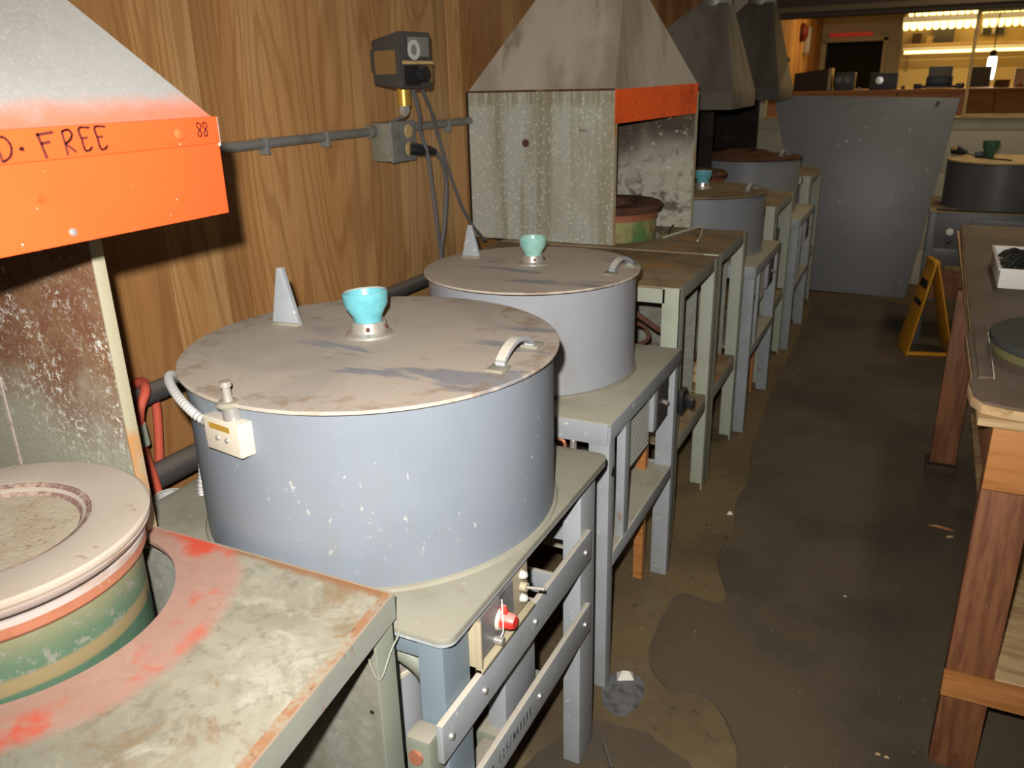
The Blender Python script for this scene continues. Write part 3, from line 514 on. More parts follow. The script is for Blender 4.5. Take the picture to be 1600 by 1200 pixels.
for i in range(240):
    if i < 170: x, y_ = random.uniform(-.95, -.42), random.uniform(1.6, 5.5)
    else: x, y_ = random.uniform(-.45, .25), random.uniform(1.5, 5)
    r = random.uniform(.0012, .0042) * (.8 if i < 170 else .55); z = .0 if x < -.56 else .007
    gm.add([(x - r, y_, z), (x, y_ - r, z), (x + r, y_, z), (x, y_ + r, z), (x, y_, z + r * 1.2)], [(0, 1, 4), (1, 2, 4), (2, 3, 4), (3, 0, 4)])
single('floor_grit', gm, 'concrete_light', 'scattered pale grit on the floor and mat', 'grit', kind='stuff', smooth=False)

# ------------------------------------------------------------------ shared builders of the row
def angle_leg(x, y, z1, w_, sx, sy, t=.005, z0=0):     # L section with its corner at x, y
    mb = MB(); xa, xb = sorted((x, x + sx * w_)); ya, yb = sorted((y, y + sy * t)); mb.box(xa, xb, ya, yb, z0, z1)
    xa, xb = sorted((x, x + sx * t)); ya, yb = sorted((y, y + sy * w_)); return mb.box(xa, xb, ya, yb, z0, z1)
def lid_and_drum(t, cx, cy, R, z0, z1, paint, lidmat, cupmat=None, fin=None, handle=None, cup=None, tilt=0.):
    lt = .0065
    build('drum', MB().lathe([(R - .035, z0), (R - .012, z0), (R - .012, z1 - lt - .004), (R - .035, z1 - lt - .004)], (cx, cy, 0), 96, closed=True), paint, t)
    build('weld_bead', MB().lathe([(R - .014, z0 + .0), (R - .004, z0), (R - .007, z0 + .005), (R - .012, z0 + .007)], (cx, cy, 0), 96, closed=True), 'table_dust', t)
    build('lid_lip', MB().lathe([(R - .02, z1 - lt - .004), (R - .009, z1 - lt - .004), (R - .009, z1 - lt), (R - .02, z1 - lt)], (cx, cy, 0), 96, closed=True), 'soot', t)
    lid = build('lid', MB().lathe([(0, z1 - lt), (R - .003, z1 - lt), (R, z1 - lt + .001), (R, z1 - .0015), (R - .0015, z1), (0, z1)], (cx, cy, 0), 96), lidmat, t)
    if fin:
        fx, fy, wd, hh, rz = fin; a = Vector((math.cos(rz), math.sin(rz), 0)); n = Vector((-a.y, a.x, 0)) * .007; c = Vector((fx, fy, z1))
        tri = [c - a * wd / 2, c + a * wd / 2, c + a * (wd * -.02 + .006) + Vector((0, 0, hh)), c + a * (wd * -.02 - .006) + Vector((0, 0, hh))]
        mb = MB(); q = [p - n for p in tri] + [p + n for p in tri]
        mb.add(q, [(3, 2, 1, 0), (4, 5, 6, 7), (0, 1, 5, 4), (1, 2, 6, 5), (2, 3, 7, 6), (3, 0, 4, 7)]); build('fin', mb, 'frame_paint', lid, bevel=.0025)
        build('weld', MB().obox(c + Vector((0, 0, .003)), a * wd * .48, n * 1.5, (0, 0, .004)), 'table_dust', lid, bevel=.002)
    if cup:
        ux, uy, s = cup
        hub = build('hub', MB().lathe([(0, 0), (.044 * s, 0), (.044 * s, .004 * s), (.034 * s, .009 * s), (.032 * s, .028 * s), (0, .028 * s)], (ux, uy, z1), 40), 'alu', lid)
        cupm = MB().lathe([(0, .0), (.028, 0), (.033, .018), (.047, .042), (.0495, .068), (.047, .071), (.0425, .068), (.038, .044), (.024, .014), (0, .012)], (0, 0, 0), 40, axis=(-tilt, tilt * .2, 1))
        cupm.v = [v * s * .86 + Vector((ux, uy, z1 + .022 * s)) for v in cupm.v]; build('cup', cupm, cupmat, lid)
        for a in (-1.0, .2, 2.4): build('screw', MB().cyl((ux + .03 * s * math.cos(a), uy + .03 * s * math.sin(a), z1 + .018 * s), (ux + .037 * s * math.cos(a), uy + .037 * s * math.sin(a), z1 + .018 * s), .004 * s, 10), 'rust_iron', lid)
    if handle:
        (ax_, ay_), (bx_, by_), hh = handle; A = Vector((ax_, ay_, z1)); B = Vector((bx_, by_, z1)); d = (B - A); u = d.normalized(); side = Vector((-u.y, u.x, 0))
        prof = [A + Vector((0, 0, .004))]
        for i in range(13):
            q = i / 12; prof.append(A + d * q + Vector((0, 0, hh * (math.sin(PI * (.08 + .84 * q)) ** .75))))
        prof.append(B + Vector((0, 0, .004))); mb = MB()
        for i in range(len(prof) - 1):
            p, q = prof[i], prof[i + 1]; T = (q - p).normalized(); nn = T.cross(side).normalized() * .004
            mb.hexa([p - side * .009 - nn, q - side * .009 - nn, q + side * .009 - nn, p + side * .009 - nn, p - side * .009 + nn, q - side * .009 + nn, q + side * .009 + nn, p + side * .009 + nn])
        hd = build('handle', mb, 'frame_paint', lid)
        for c, sg in ((A, -1), (B, 1)): build('handle_foot', MB().obox(c + u * sg * .012 + Vector((0, 0, .003)), u * .018, side * .017, (0, 0, .003)), 'table_dust', lid, bevel=.002)
    return lid
# ------------------------------------------------------------------ nearest furnace bench with its round opening
HC, HR = (-1.159, .612), .232
b0 = thing('furnace_bench', 'pale stained metal bench with a red sprayed ring around its round opening', 'bench', (-.959, .592, 0))
def plate_with_hole(poly, c, r, z0, z1, seg=72):
    bm_ = MB(); out = [Vector((*p, 0)) for p in poly]; n = len(out)
    ring = [(c[0] + r * math.cos(2 * PI * i / seg), c[1] + r * math.sin(2 * PI * i / seg)) for i in range(seg)]
    def hit(a):     # ray from c to the outline
        d = Vector((math.cos(a), math.sin(a))); best = None
        for i in range(n):
            p = Vector(poly[i]); q = Vector(poly[(i + 1) % n]); e = q - p; den = d.x * e.y - d.y * e.x
            if abs(den) < 1e-9: continue
            w_ = p - Vector(c); t_ = (w_.x * e.y - w_.y * e.x) / den; s_ = (w_.x * d.y - w_.y * d.x) / den
            if t_ > 0 and -1e-6 <= s_ <= 1 + 1e-6 and (best is None or t_ < best): best = t_
        return Vector(c) + d * best
    angs = sorted([2 * PI * i / seg for i in range(seg)] + [math.atan2(p[1] - c[1], p[0] - c[0]) % (2 * PI) for p in poly])
    I = [(c[0] + r * math.cos(a), c[1] + r * math.sin(a)) for a in angs]; O = [hit(a) for a in angs]; k = len(angs)
    vs = [(*p, z1) for p in I] + [(p.x, p.y, z1) for p in O] + [(*p, z0) for p in I] + [(p.x, p.y, z0) for p in O]; fs = []
    for i in range(k):
        j = (i + 1) % k; fs += [(i, j, k + j, k + i), (2 * k + i, 3 * k + i, 3 * k + j, 2 * k + j), (i, 2 * k + i, 2 * k + j, j), (k + i, k + j, 3 * k + j, 3 * k + i)]
    return bm_.add(vs, fs)
poly0 = [(-.65, .880), (-1.66, .884), (-1.66, .22), (-.573, .22)]
build('bench_top', plate_with_hole(poly0, HC, HR, .857, .864), 'bench_top0', b0)
build('front_rim', MB().hexa([(-.573, .22, .819), (-.571, .22, .819), (-.648, .882, .819), (-.651, .882, .819), (-.573, .22, .865), (-.570, .22, .865), (-.647, .882, .865), (-.651, .882, .865)]), 'bench_rim', b0)
build('rust_edge', MB().hexa([(-.592, .22, .8635), (-.572, .22, .8635), (-.649, .88, .8635), (-.664, .88, .8635), (-.592, .22, .8645), (-.572, .22, .8645), (-.649, .88, .8645), (-.664, .88, .8645)]), 'rust_edge', b0)
build('side_rim', MB().box(-1.66, -.651, .879, .882, .819, .865), 'bench_rim', b0)
build('side_rim', MB().box(-1.66, -.573, .217, .22, .819, .865), 'bench_rim', b0)
for x, y_, sx, sy in ((-.651, .879, -1, -1), (-.578, .224, -1, 1), (-1.655, .879, 1, -1), (-1.655, .224, 1, 1)):
    build('leg', angle_leg(x, y_, .819, .05, sx, sy), 'near_leg', b0, bevel=.001)
build('end_panel', MB().box(-1.60, -.658, .866, .870, .02, .819), 'galv', b0, bevel=.001)
build('bolt_hole', MB().cyl((-.70, .8645, .63), (-.70, .8665, .63), .004, 10), 'black', b0)
build('tie_wire', MB().tube(spline([(-.70, .863, .765), (-.668, .838, .745), (-.648, .830, .742), (-.646, .860, .775), (-.646, .883, .79), (-.655, .886, .80)], 6), .0016, 6), 'near_leg', b0)
build('shelf', MB().box(-1.64, -.665, .24, .862, .30, .306), 'near_leg', b0)

# crucible furnace standing in the opening
FC = (-1.146, .590)
f0 = thing('crucible_furnace', 'round green furnace with an ashy ring lid in the nearest bench', 'furnace', (*FC, 0))
build('shell', MB().lathe([(.13, .306), (.199, .306), (.200, .957), (.176, .957), (.13, .72)], (*FC, 0), 72, closed=True), 'green_shell', f0)
build('copper_band', MB().lathe([(.176, .951), (.207, .951), (.211, .956), (.211, .971), (.176, .971)], (*FC, 0), 72, closed=True), 'copper_band', f0)
build('white_band', MB().lathe([(.176, .971), (.212, .971), (.214, .982), (.176, .982)], (*FC, 0), 72, closed=True), 'white_band', f0)
build('gasket', MB().lathe([(.176, .982), (.209, .982), (.209, .987), (.176, .987)], (*FC, 0), 72, closed=True), 'soot', f0)
rim = [(.132, 1.010), (.142, 1.0155), (.152, 1.018), (.221, 1.0165), (.2255, 1.0135), (.225, 1.008), (.217, .993), (.212, .987), (.132, .987)]
rl = build('ring_lid', MB().lathe(rim, (*FC, 0), 96, closed=True), 'ash_rim', f0, ang=18)
build('lid_edge', MB().lathe([(.210, .986), (.2185, .992), (.2238, 1.002), (.210, 1.002)], (*FC, 0), 96, closed=True), 'white_band', rl)
build('pit_wall', MB().lathe([(.1455, 1.0172), (.138, 1.0135), (.130, 1.007), (.124, 1.000), (.124, .99), (.139, .99)], (*FC, 0), 72, closed=True), 'pit_wall', rl)
vs = []; fs = []; rings = 14
for i in range(rings + 1):
    r = .137 * i / rings
    for q in range(48):
        a = 2 * PI * q / 48; vs.append((FC[0] + r * math.cos(a), FC[1] + r * math.sin(a), 1.004 + random.uniform(-.0006, .0006) - .004 * (1 - (r / .137) ** 2)))
for i in range(rings):
    for q in range(48): q2 = (q + 1) % 48; fs.append((i * 48 + q, i * 48 + q2, (i + 1) * 48 + q2, (i + 1) * 48 + q))
build('ash_bed', MB().add(vs, fs), 'ash_pit', f0, kind=None)

# ------------------------------------------------------------------ fume hood over the nearest furnace
h1 = thing('fume_hood', 'grey fume hood with a bright orange apron lettered in marker', 'hood', (-1.3, .59, .864))
X0, XB, YN, YF, ZR = -.88, WX + .012, .29, .88, 1.562
tp = [(-1.22, .54), (-1.22, .63), (-1.38, .63), (-1.38, .54)]
base = [(X0, YN), (X0, YF), (XB, YF), (XB, YN)]; ZT = 1.96
for i in range(4):
    j = (i + 1) % 4; q = [(*base[i], ZR), (*base[j], ZR), (*tp[j], ZT), (*tp[i], ZT)]
    build('roof_panel', MB().plate(q, -.003), 'hood_roof', h1)
build('duct', MB().lathe([(.085, ZT - .02), (.085, 2.849)], (-1.30, .585, 0), 40), 'galv', h1)
ap = build('apron', MB().box(X0 - .004, X0 + .002, YN, YF + .004, 1.434, 1.530), 'orange', h1, bevel=.0012)
ub = build('upper_band', MB().box(X0 - .002, X0 + .006, YN, YF + .002, 1.529, ZR + .002), 'orange', h1, bevel=.0015)
build('end_lip', MB().box(X0 - .02, X0 + .004, YF + .002, YF + .005, 1.525, ZR + .001), 'white_band', h1, bevel=.001)
build('bottom_lip', MB().box(X0 - .03, X0 - .004, YN, YF + .004, 1.434, 1.436), 'white_band', h1)
build('bolt', MB().lathe([(0, .005), (.006, .004), (.0085, 0)], (X0 + .006, .813, 1.5455), 16, axis=(1, 0, 0)), 'orange', h1)
build('rivet', MB().lathe([(0, .003), (.004, .002), (.005, 0)], (X0 + .002, .637, 1.447), 12, axis=(1, 0, 0)), 'steel', h1)
build('skirt', MB().box(XB, X0 - .004, YF - .003, YF, 1.434, ZR), 'soot', h1)
build('skirt', MB().box(XB, X0 - .004, YN, YN + .003, 1.434, ZR), 'soot', h1)
sp = build('side_panel', MB().box(XB, -1.154, YF - .004, YF, .866, 1.434), 'rusty_inner', h1)
build('flange', MB().box(-1.157, -1.153, YF - .020, YF + .002, .866, 1.436), 'flange', sp, bevel=.001)
sp2 = build('side_panel', MB().box(XB, -1.154, YN, YN + .004, .866, 1.434), 'rusty_inner', h1)
build('flange', MB().box(-1.157, -1.153, YN - .021, YN + .002, .866, 1.44), 'flange', sp2, bevel=.001)
build('back_panel', MB().box(XB - .004, XB, YN, YF, .866, ZR), 'rusty_inner', h1)
build('seam', MB().box(-1.50, -1.494, YF - .006, YF - .004, .866, 1.30), 'white_band', sp)
# handwriting: strokes in (y, z) on the upper band
def strokes(ls, o, sc, r=.0013):
    mb = MB(); xs = X0 + .0066
    for l in ls:
        P = [(xs, o[0] + u * sc, o[1] + v * sc) for u, v in l]; P = spline(P, 5) if len(P) > 2 else [Vector(p) for p in P]
        for p in range(len(P) - 1):
            a, b_ = P[p], P[p + 1]; d = (b_ - a); n = Vector((0, -d.z, d.y)).normalized() * r; e = d.normalized() * r * .5
            mb.hexa([a - n - e, b_ - n + e, b_ + n + e, a + n - e] + [v + Vector((.0006, 0, 0)) for v in (a - n - e, b_ - n + e, b_ + n + e, a + n - e)])
    return mb
Dl = [[(0, 1), (.12, 0)], [(0, 1), (.4, .95), (.62, .6), (.5, .2), (.15, 0)]]
Fl = [[(0, 1), (.22, 0)], [(-.05, .97), (.72, 1.03)], [(.1, .6), (.5, .64)]]
Rl = [[(0, 1), (.08, 0)], [(0, 1), (.3, 1.05), (.46, .85), (.3, .6), (.06, .48)], [(.06, .48), (.5, .1)]]
El = [[(.55, 1.0), (0, 1), (.05, .5), (.12, .05), (.34, .03), (.5, .15)], [(.06, .56), (.34, .58)]]
z0 = 1.532; S = .0255
for ls, yy, dz in ((Dl, .5665, .0), (Fl, .615, 0), (Rl, .645, .001), (El, .667, .003), (El, .688, .003)):
    build('lettering', strokes(ls, (yy, z0 + dz), S, .0016 if ls is Fl else .0013), 'marker', ub)
build('lettering', strokes([[(0, 0), (.07, .05), (.13, 0)], [(0, .03), (.13, -.02)]], (.592, 1.543), S, .0016), 'marker', ub)
eight = [[(.3, .9), (.05, .95), (.0, .7), (.3, .35), (.28, .05), (.05, .05), (.05, .3), (.35, .65), (.3, .9)]]
for yy in (.8435, .854): build('lettering', strokes(eight, (yy, 1.5395), .0185, .0008), 'marker', ub)

# ------------------------------------------------------------------ nearest casting machine
m1 = thing('casting_machine', 'large grey casting machine drum with beige switch box on its side, nearest', 'machine', (-.915, 1.249, 0), 'casting machines')
def rrect(x0, x1, y0, y1, r, n=5):
    out = []
    for cx, cy, a0 in ((x1 - r, y0 + r, -PI / 2), (x1 - r, y1 - r, 0), (x0 + r, y1 - r, PI / 2), (x0 + r, y0 + r, PI)):
        for i in range(n + 1): a = a0 + PI / 2 * i / n; out.append((cx + r * math.cos(a), cy + r * math.sin(a)))
    return out
build('table_top', MB().prism(rrect(-1.34, -.556, .884, 1.612, .025), .789, .80), 'table_dust', m1, bevel=.001)
build('table_edge', MB().prism(rrect(-1.335, -.5565, .8845, 1.610, .025), .783, .789), 'frame_paint', m1)
lid_and_drum(m1, -.915, 1.249, .360, .80, 1.1316, 'drum_paint', 'dusty_lid', 'teal', fin=(-1.156, 1.284, .066, .122, .12), cup=(-.953, 1.290, 1.06), tilt=.07, handle=((-.616, 1.203), (-.617, 1.325), .034))
for i, (xa, xb, ya, yb, mt_) in enumerate(((-.622, -.575, .895, .978, 'teal_paint'), (-.618, -.575, 1.485, 1.575, 'frame_paint'), (-1.31, -1.24, .90, .97, 'frame_paint'), (-1.31, -1.24, 1.50, 1.565, 'frame_paint'))):
    build('leg', MB().box(xa, xb, ya, yb, .006 if i < 2 else 0, .783), mt_, m1, bevel=.003)
build('apron_beam', MB().box(-1.24, -.622, .905, .915, .735, .783), 'teal_paint', m1, bevel=.002)
build('apron_beam', MB().box(-1.24, -.618, 1.545, 1.555, .70, .783), 'frame_paint', m1, bevel=.002)
build('apron_beam', MB().box(-.60, -.59, .978, 1.49, .745, .783), 'frame_paint', m1, bevel=.002)
r1 = build('rail', MB().box(-.574, -.562, .860, 1.518, .580, .655), 'frame_paint', m1, bevel=.002)
r2_ = build('rail', MB().box(-.574, -.562, .70, 1.518, .388, .462), 'frame_paint', m1, bevel=.002)
for r_, z_, ys in ((r1, .618, (.885, 1.0, 1.21, 1.48)), (r2_, .428, (1.225, 1.48))):
    for yb in ys: build('bolt', MB().lathe([(0, .006), (.006, .005), (.0075, 0)], (-.562, yb, z_), 12, axis=(1, 0, 0)), 'steel', r_)
# scrawled marker writing on the lower rail
mk = MB(); sx = -.5615
GL = {'M': [[(0, 0), (.1, 1), (.4, .4), (.7, 1), (.8, 0)]], 'A': [[(0, 0), (.35, 1), (.7, 0)], [(.15, .4), (.55, .4)]], 'C': [[(.6, .9), (.1, .8), (0, .3), (.3, 0), (.6, .15)]],
      'H': [[(0, 0), (0, 1)], [(.6, 0), (.6, 1)], [(0, .5), (.6, .5)]], 'O': [[(.3, 1), (0, .5), (.3, 0), (.6, .5), (.3, 1)]], '1': [[(.2, 0), (.2, 1)]], '2': [[(0, .8), (.3, 1), (.5, .7), (0, 0), (.6, 0)]],
      '5': [[(.6, 1), (.1, 1), (.1, .55), (.5, .5), (.5, .1), (0, 0)]], '/': [[(0, 0), (.5, 1.2)]], 'X': [[(0, 0), (.6, 1)], [(0, 1), (.6, 0)]], ' ': []}
yy = .955
for ch in 'MACHO 125/MAXXXX':
    for l in GL[ch]:
        P = [Vector((sx, yy + u * .0105, .415 + v * .021)) for u, v in l]
        for q in range(len(P) - 1):
            a, b_ = P[q], P[q + 1]; d = b_ - a; n = Vector((0, -d.z, d.y)).normalized() * .0009
            mk.hexa([a - n, b_ - n, b_ + n, a + n] + [v + Vector((.0005, 0, 0)) for v in (a - n, b_ - n, b_ + n, a + n)])
    yy += .0148
build('lettering', mk, 'marker_grey', r2_, label='scrawled black marker writing')
build('cross_rail', MB().box(-1.25, -.62, 1.535, 1.547, .44, .50), 'frame_paint', m1, bevel=.002)
build('cross_rail', MB().box(-1.25, -.62, 1.535, 1.547, .60, .66), 'frame_paint', m1, bevel=.002)
# control box
cp = build('control_box', MB().box(-.70, -0.578, .988, 1.195, .652, .745), 'beige2', m1, bevel=.002)
build('frame_lip', MB().box(-0.578, -0.566, .986, .992, .646, .745).box(-0.578, -0.564, .986, 1.197, .646, .652), 'beige2', cp, bevel=.001)
build('dial_plate', MB().box(-0.579, -0.574, 1.005, 1.125, .660, .742), 'dial', cp)
kn = build('knob', MB().lathe([(0, .03), (.011, .03), (.014, .024), (.016, 0)], (-0.574, 1.072, .697), 24, axis=(1, 0, 0)), 'red', cp)
build('knob_pointer', MB().hexa([(-0.572, 1.064, .697), (-0.556, 1.064, .697), (-0.556, 1.080, .697), (-0.572, 1.080, .697), (-0.572, 1.071, .726), (-0.562, 1.071, .726), (-0.562, 1.075, .726), (-0.572, 1.075, .726)]), 'red', cp, bevel=.001)
build('knob_skirt', MB().lathe([(0, .006), (.019, .006), (.021, 0)], (-0.574, 1.072, .697), 24, axis=(1, 0, 0)), 'beige', cp)
build('loose_wire', MB().tube(spline([(-0.571, 1.075, .735), (-0.564, 1.063, .715), (-0.560, 1.056, .70), (-0.562, 1.058, .68), (-0.568, 1.05, .668)], 6), .0012, 6), 'white', cp)
build('jack', MB().cyl((-0.576, 1.052, .667), (-0.558, 1.052, .667), .0075, 14), 'steel', cp)
for yy, zz, r_ in ((1.168, .728, .009), (1.168, .678, .0085)): build('indicator', MB().lathe([(.0, .014), (r_ * .7, .011), (r_, .004), (r_, 0)], (-0.578, yy, zz), 18, axis=(1, 0, 0)), 'cloudy', cp)
build('toggle_base', MB().cyl((-0.578, 1.168, .703), (-0.566, 1.168, .703), .009, 14), 'beige2', cp)
build('toggle', MB().tube([(-0.566, 1.168, .703), (-0.534, 1.174, .704)], [.0025, .0035], 10), 'alu', cp)
for o_ in [cp] + [q for q in bpy.data.objects if q.parent == cp]: o_.data.transform(Matrix.Translation((.012, -.006, .024)))
# drive underneath
mo = build('motor', MB().lathe([(0, 0), (.075, 0), (.085, .012), (.085, .22), (.07, .235), (0, .24)], (-.80, 1.02, .42), 40), 'frame_paint', m1)
build('motor_band', MB().lathe([(.085, .18), (.088, .181), (.088, .189), (.085, .19)], (-.80, 1.02, .42), 40, closed=True), 'beige', mo)
build('motor_lug', MB().lathe([(0, .02), (.012, .018), (.02, 0)], (-.768, .945, .615), 16, axis=(.3, -1, .3)), 'table_dust', mo)
build('bearing_block', MB().box(-.628, -.580, .848, .893, .50, .625), 'near_leg', m1, bevel=.010)
build('bearing_pin', MB().cyl((-.606, .843, .59), (-.606, .85, .59), .013, 16), 'copper_band', m1)
build('conduit_elbow', MB().tube(spline([(-1.1, 1.1, .72), (-.85, .98, .735), (-.75, .95, .72), (-.66, .945, .69), (-.655, .97, .64)], 6), .019, 12), 'near_leg', m1)
build('gusset_plate', MB().box(-.64, -.60, 1.15, 1.29, .38, .61), 'frame_paint', m1, bevel=.003)
build('foot_block', MB().box(-.66, -.585, 1.13, 1.345, .335, .385), 'near_leg', m1, bevel=.006)
build('lever', MB().box(-.645, -.62, .98, 1.14, .345, .37).box(-.645, -.575, 1.01, 1.035, .350, .372), 'near_leg', m1, bevel=.003)
build('pedal', MB().lathe([(0, 0), (.03, .002), (.034, .02), (.02, .045), (0, .05)], (-.645, .985, .325), 20), 'table_dust', m1)
# limit switch on the drum
sw = build('limit_switch', MB().obox((-.955, .905, 1.073), Vector((.044, -.0075, 0)), Vector((.005, .022, 0)), (0, 0, .029)), 'beige', m1, bevel=.003)
build('end_cap', MB().obox((-1.003, .916, 1.073), Vector((.007, -.001, 0)), Vector((.004, .019, 0)), (0, 0, .025)), 'beige', sw, bevel=.004)
n_ = Vector((-.16, -.985, 0)); t_ = Vector((.985, -.16, 0))
for q in (-.012, .012): build('screw', MB().lathe([(0, .004), (.004, .003), (.005, 0)], Vector((-.959, .883, 1.069)) + t_ * q, 12, axis=n_), 'steel', sw)
build('nameplate', MB().obox(Vector((-.964, .8838, 1.088)) , t_ * .026, (0, 0, .005), n_ * .0006), 'brass', sw)
build('collar', MB().lathe([(0, 0), (.015, 0), (.016, .006), (.0155, .027), (0, .027)], (-.945, .898, 1.098), 24), 'steel', sw)
build('cap', MB().lathe([(0, 0), (.019, 0), (.020, .003), (.016, .008), (0, .01)], (-.949, .896, 1.124), 24), 'table_dust', sw)
build('plunger', MB().lathe([(0, 0), (.008, 0), (.0065, .022), (.007, .024), (.0095, .026), (.0095, .034), (0, .036)], (-.948, .896, 1.131), 16, axis=(-.05, 0, 1)), 'alu', sw)
def corrugated(pts, r, step=.007):
    P = spline(pts, 30); out = [P[0]]; acc = 0
    for i in range(1, len(P)):
        acc += (P[i] - P[i - 1]).length
        if acc >= step / 2: out.append(P[i]); acc = 0
    return MB().tube(out, [r * (1.0 if i % 2 else .76) for i in range(len(out))], 12)
build('conduit', corrugated([(-1.007, .914, 1.073), (-1.05, .918, 1.083), (-1.11, .94, 1.098), (-1.18, .985, 1.103), (-1.235, 1.04, 1.09), (-1.28, 1.12, 1.04), (-1.30, 1.14, .95), (-1.298, 1.13, .86), (-1.285, 1.105, .81), (-1.27, 1.09, .79)], .0085), 'conduit', m1)
build('conduit_clip', MB().obox((-1.006, .906, 1.088), (.012, .0, .004), (0, .008, 0), (0, 0, .006)), 'alu', m1, bevel=.002)
# ------------------------------------------------------------------ further casting machines on framed tables
def framed_machine(label, y0, y1, cx, cy, R, zl, lidmat, paint, cup=None, fin=None, handle=None, cupmat='pale_teal', detail=True, xf=-.612, xb=-1.34, tilt=0.):
    t = thing('casting_machine', label, 'machine', (cx, cy, 0), 'casting machines')
    build('table_top', MB().box(xb, xf, y0, y1, .792, .80), 'table_dust2', t, bevel=.001)
    build('front_rim', MB().box(xf - .005, xf + .002, y0, y1, .752, .799), 'frame_paint', t, bevel=.0015)
    build('side_rim', MB().box(xb, xf - .005, y0 - .002, y0 + .004, .742, .799), 'frame_paint', t, bevel=.0015)
    build('side_rim', MB().box(xb, xf - .005, y1 - .004, y1 + .002, .752, .799), 'frame_paint', t, bevel=.0015)
    for x, y_, in ((xf - .056, y0 + .001), (xf - .056, y1 - .045), (xb, y0 + .001), (xb, y1 - .045)):
        build('leg', MB().box(x, x + .055, y_, y_ + .044, 0, .752), 'frame_paint', t, bevel=.002)
    build('shelf', MB().box(xb + .03, xf - .008, y0 + .02, y1 - .02, .405, .411), 'table_dust2', t)
    build('shelf_rim', MB().box(xf - .007, xf, y0 + .045, y1 - .045, .372, .415), 'frame_paint', t, bevel=.0015)
    build('shelf_rim', MB().box(xb, xf - .056, y1 - .03, y1 - .02, .372, .415), 'frame_paint', t)
    lid_and_drum(t, cx, cy, R, .80, zl, paint, lidmat, cupmat, fin=fin, cup=cup, handle=handle, tilt=tilt)
    if detail:
        yp = y0 + .13
        build('post', MB().box(xf - .025, xf - .001, yp, yp + .04, .411, .752), 'frame_paint', t, bevel=.002)
        build('back_plate', MB().box(xf - .06, xf - .055, y0 + .05, yp + .01, .58, .75), 'grille', t)
        build('knob', MB().lathe([(0, .03), (.014, .03), (.016, .026), (.016, .004), (.019, 0)], (xf - .03, yp - .10 + .005, .657), 22, axis=(1, 0, 0)), 'black', t)
        gp = build('vent_panel', MB().box(xf - .035, xf - .03, yp + .05, y1 - .22, .56, .75), 'grille', t)
        for i in range(14): build('louvre', MB().box(xf - .03, xf - .026, yp + .055, y1 - .225, .565 + i * .013, .571 + i * .013), 'grille', gp)
        sp_ = build('switch_box', MB().box(xf - .05, xf - .012, y1 - .225, y1 - .085, .60, .74), 'frame_paint', t, bevel=.008)
        build('switch_plate', MB().box(xf - .012, xf - .008, y1 - .205, y1 - .09, .61, .735), 'dark_grey', sp_, bevel=.002)
        build('switch_lever', MB().tube([(xf - .01, y1 - .145, .675), (xf + .008, y1 - .15, .672)], .007, 12), 'alu', sp_)
        build('inner_post', MB().box(xf - .10, xf - .07, y1 - .10, y1 - .07, 0, .6), 'wood_orange', t)
    return t
m2 = framed_machine('grey casting machine on a framed table between the nearest drum and the second hood', 1.775, 2.432, -.981, 2.13, .311, 1.095, 'dusty_lid2', 'drum_paint2',
    cup=(-.996, 2.172, .95), fin=(-1.208, 2.185, .060, .10, .12), handle=((-.735, 2.125), (-.716, 2.222), .034))
build('copper_pipe', MB().tube(spline([(-.80, 1.80, .70), (-.79, 1.79, .725), (-.765, 1.785, .735), (-.74, 1.785, .73), (-.735, 1.785, .71)], 6), .005, 8), 'copper', m2)
build('valve', MB().cyl((-.715, 1.79, .70), (-.715, 1.79, .735), .009, 12).cyl((-.715, 1.79, .735), (-.715, 1.79, .745), .006, 12), 'alu', m2)
build('seam_strip', MB().obox((-1.105, 2.13 - math.sqrt(.299 ** 2 - .124 ** 2) - .0005, .944), (.004, -.0016, 0), (0, .001, 0), (0, 0, .138)), 'frame_paint', m2)
m5 = framed_machine('grey casting machine with turquoise cup just beyond the second hood', 3.70, 4.37, -.955, 4.06, .311, 1.085, 'brown_top', 'drum_paint5', cup=(-.962, 4.10, 1.0), handle=((-.73, 4.02), (-.71, 4.12), .034), cupmat='teal', tilt=.02)
m7 = framed_machine('farthest casting machine of the row with a dark rusty lid', 5.08, 5.74, -.985, 5.42, .311, 1.125, 'rust_iron', 'drum_paint5', handle=((-.80, 5.42), (-.78, 5.52), .034), detail=True)

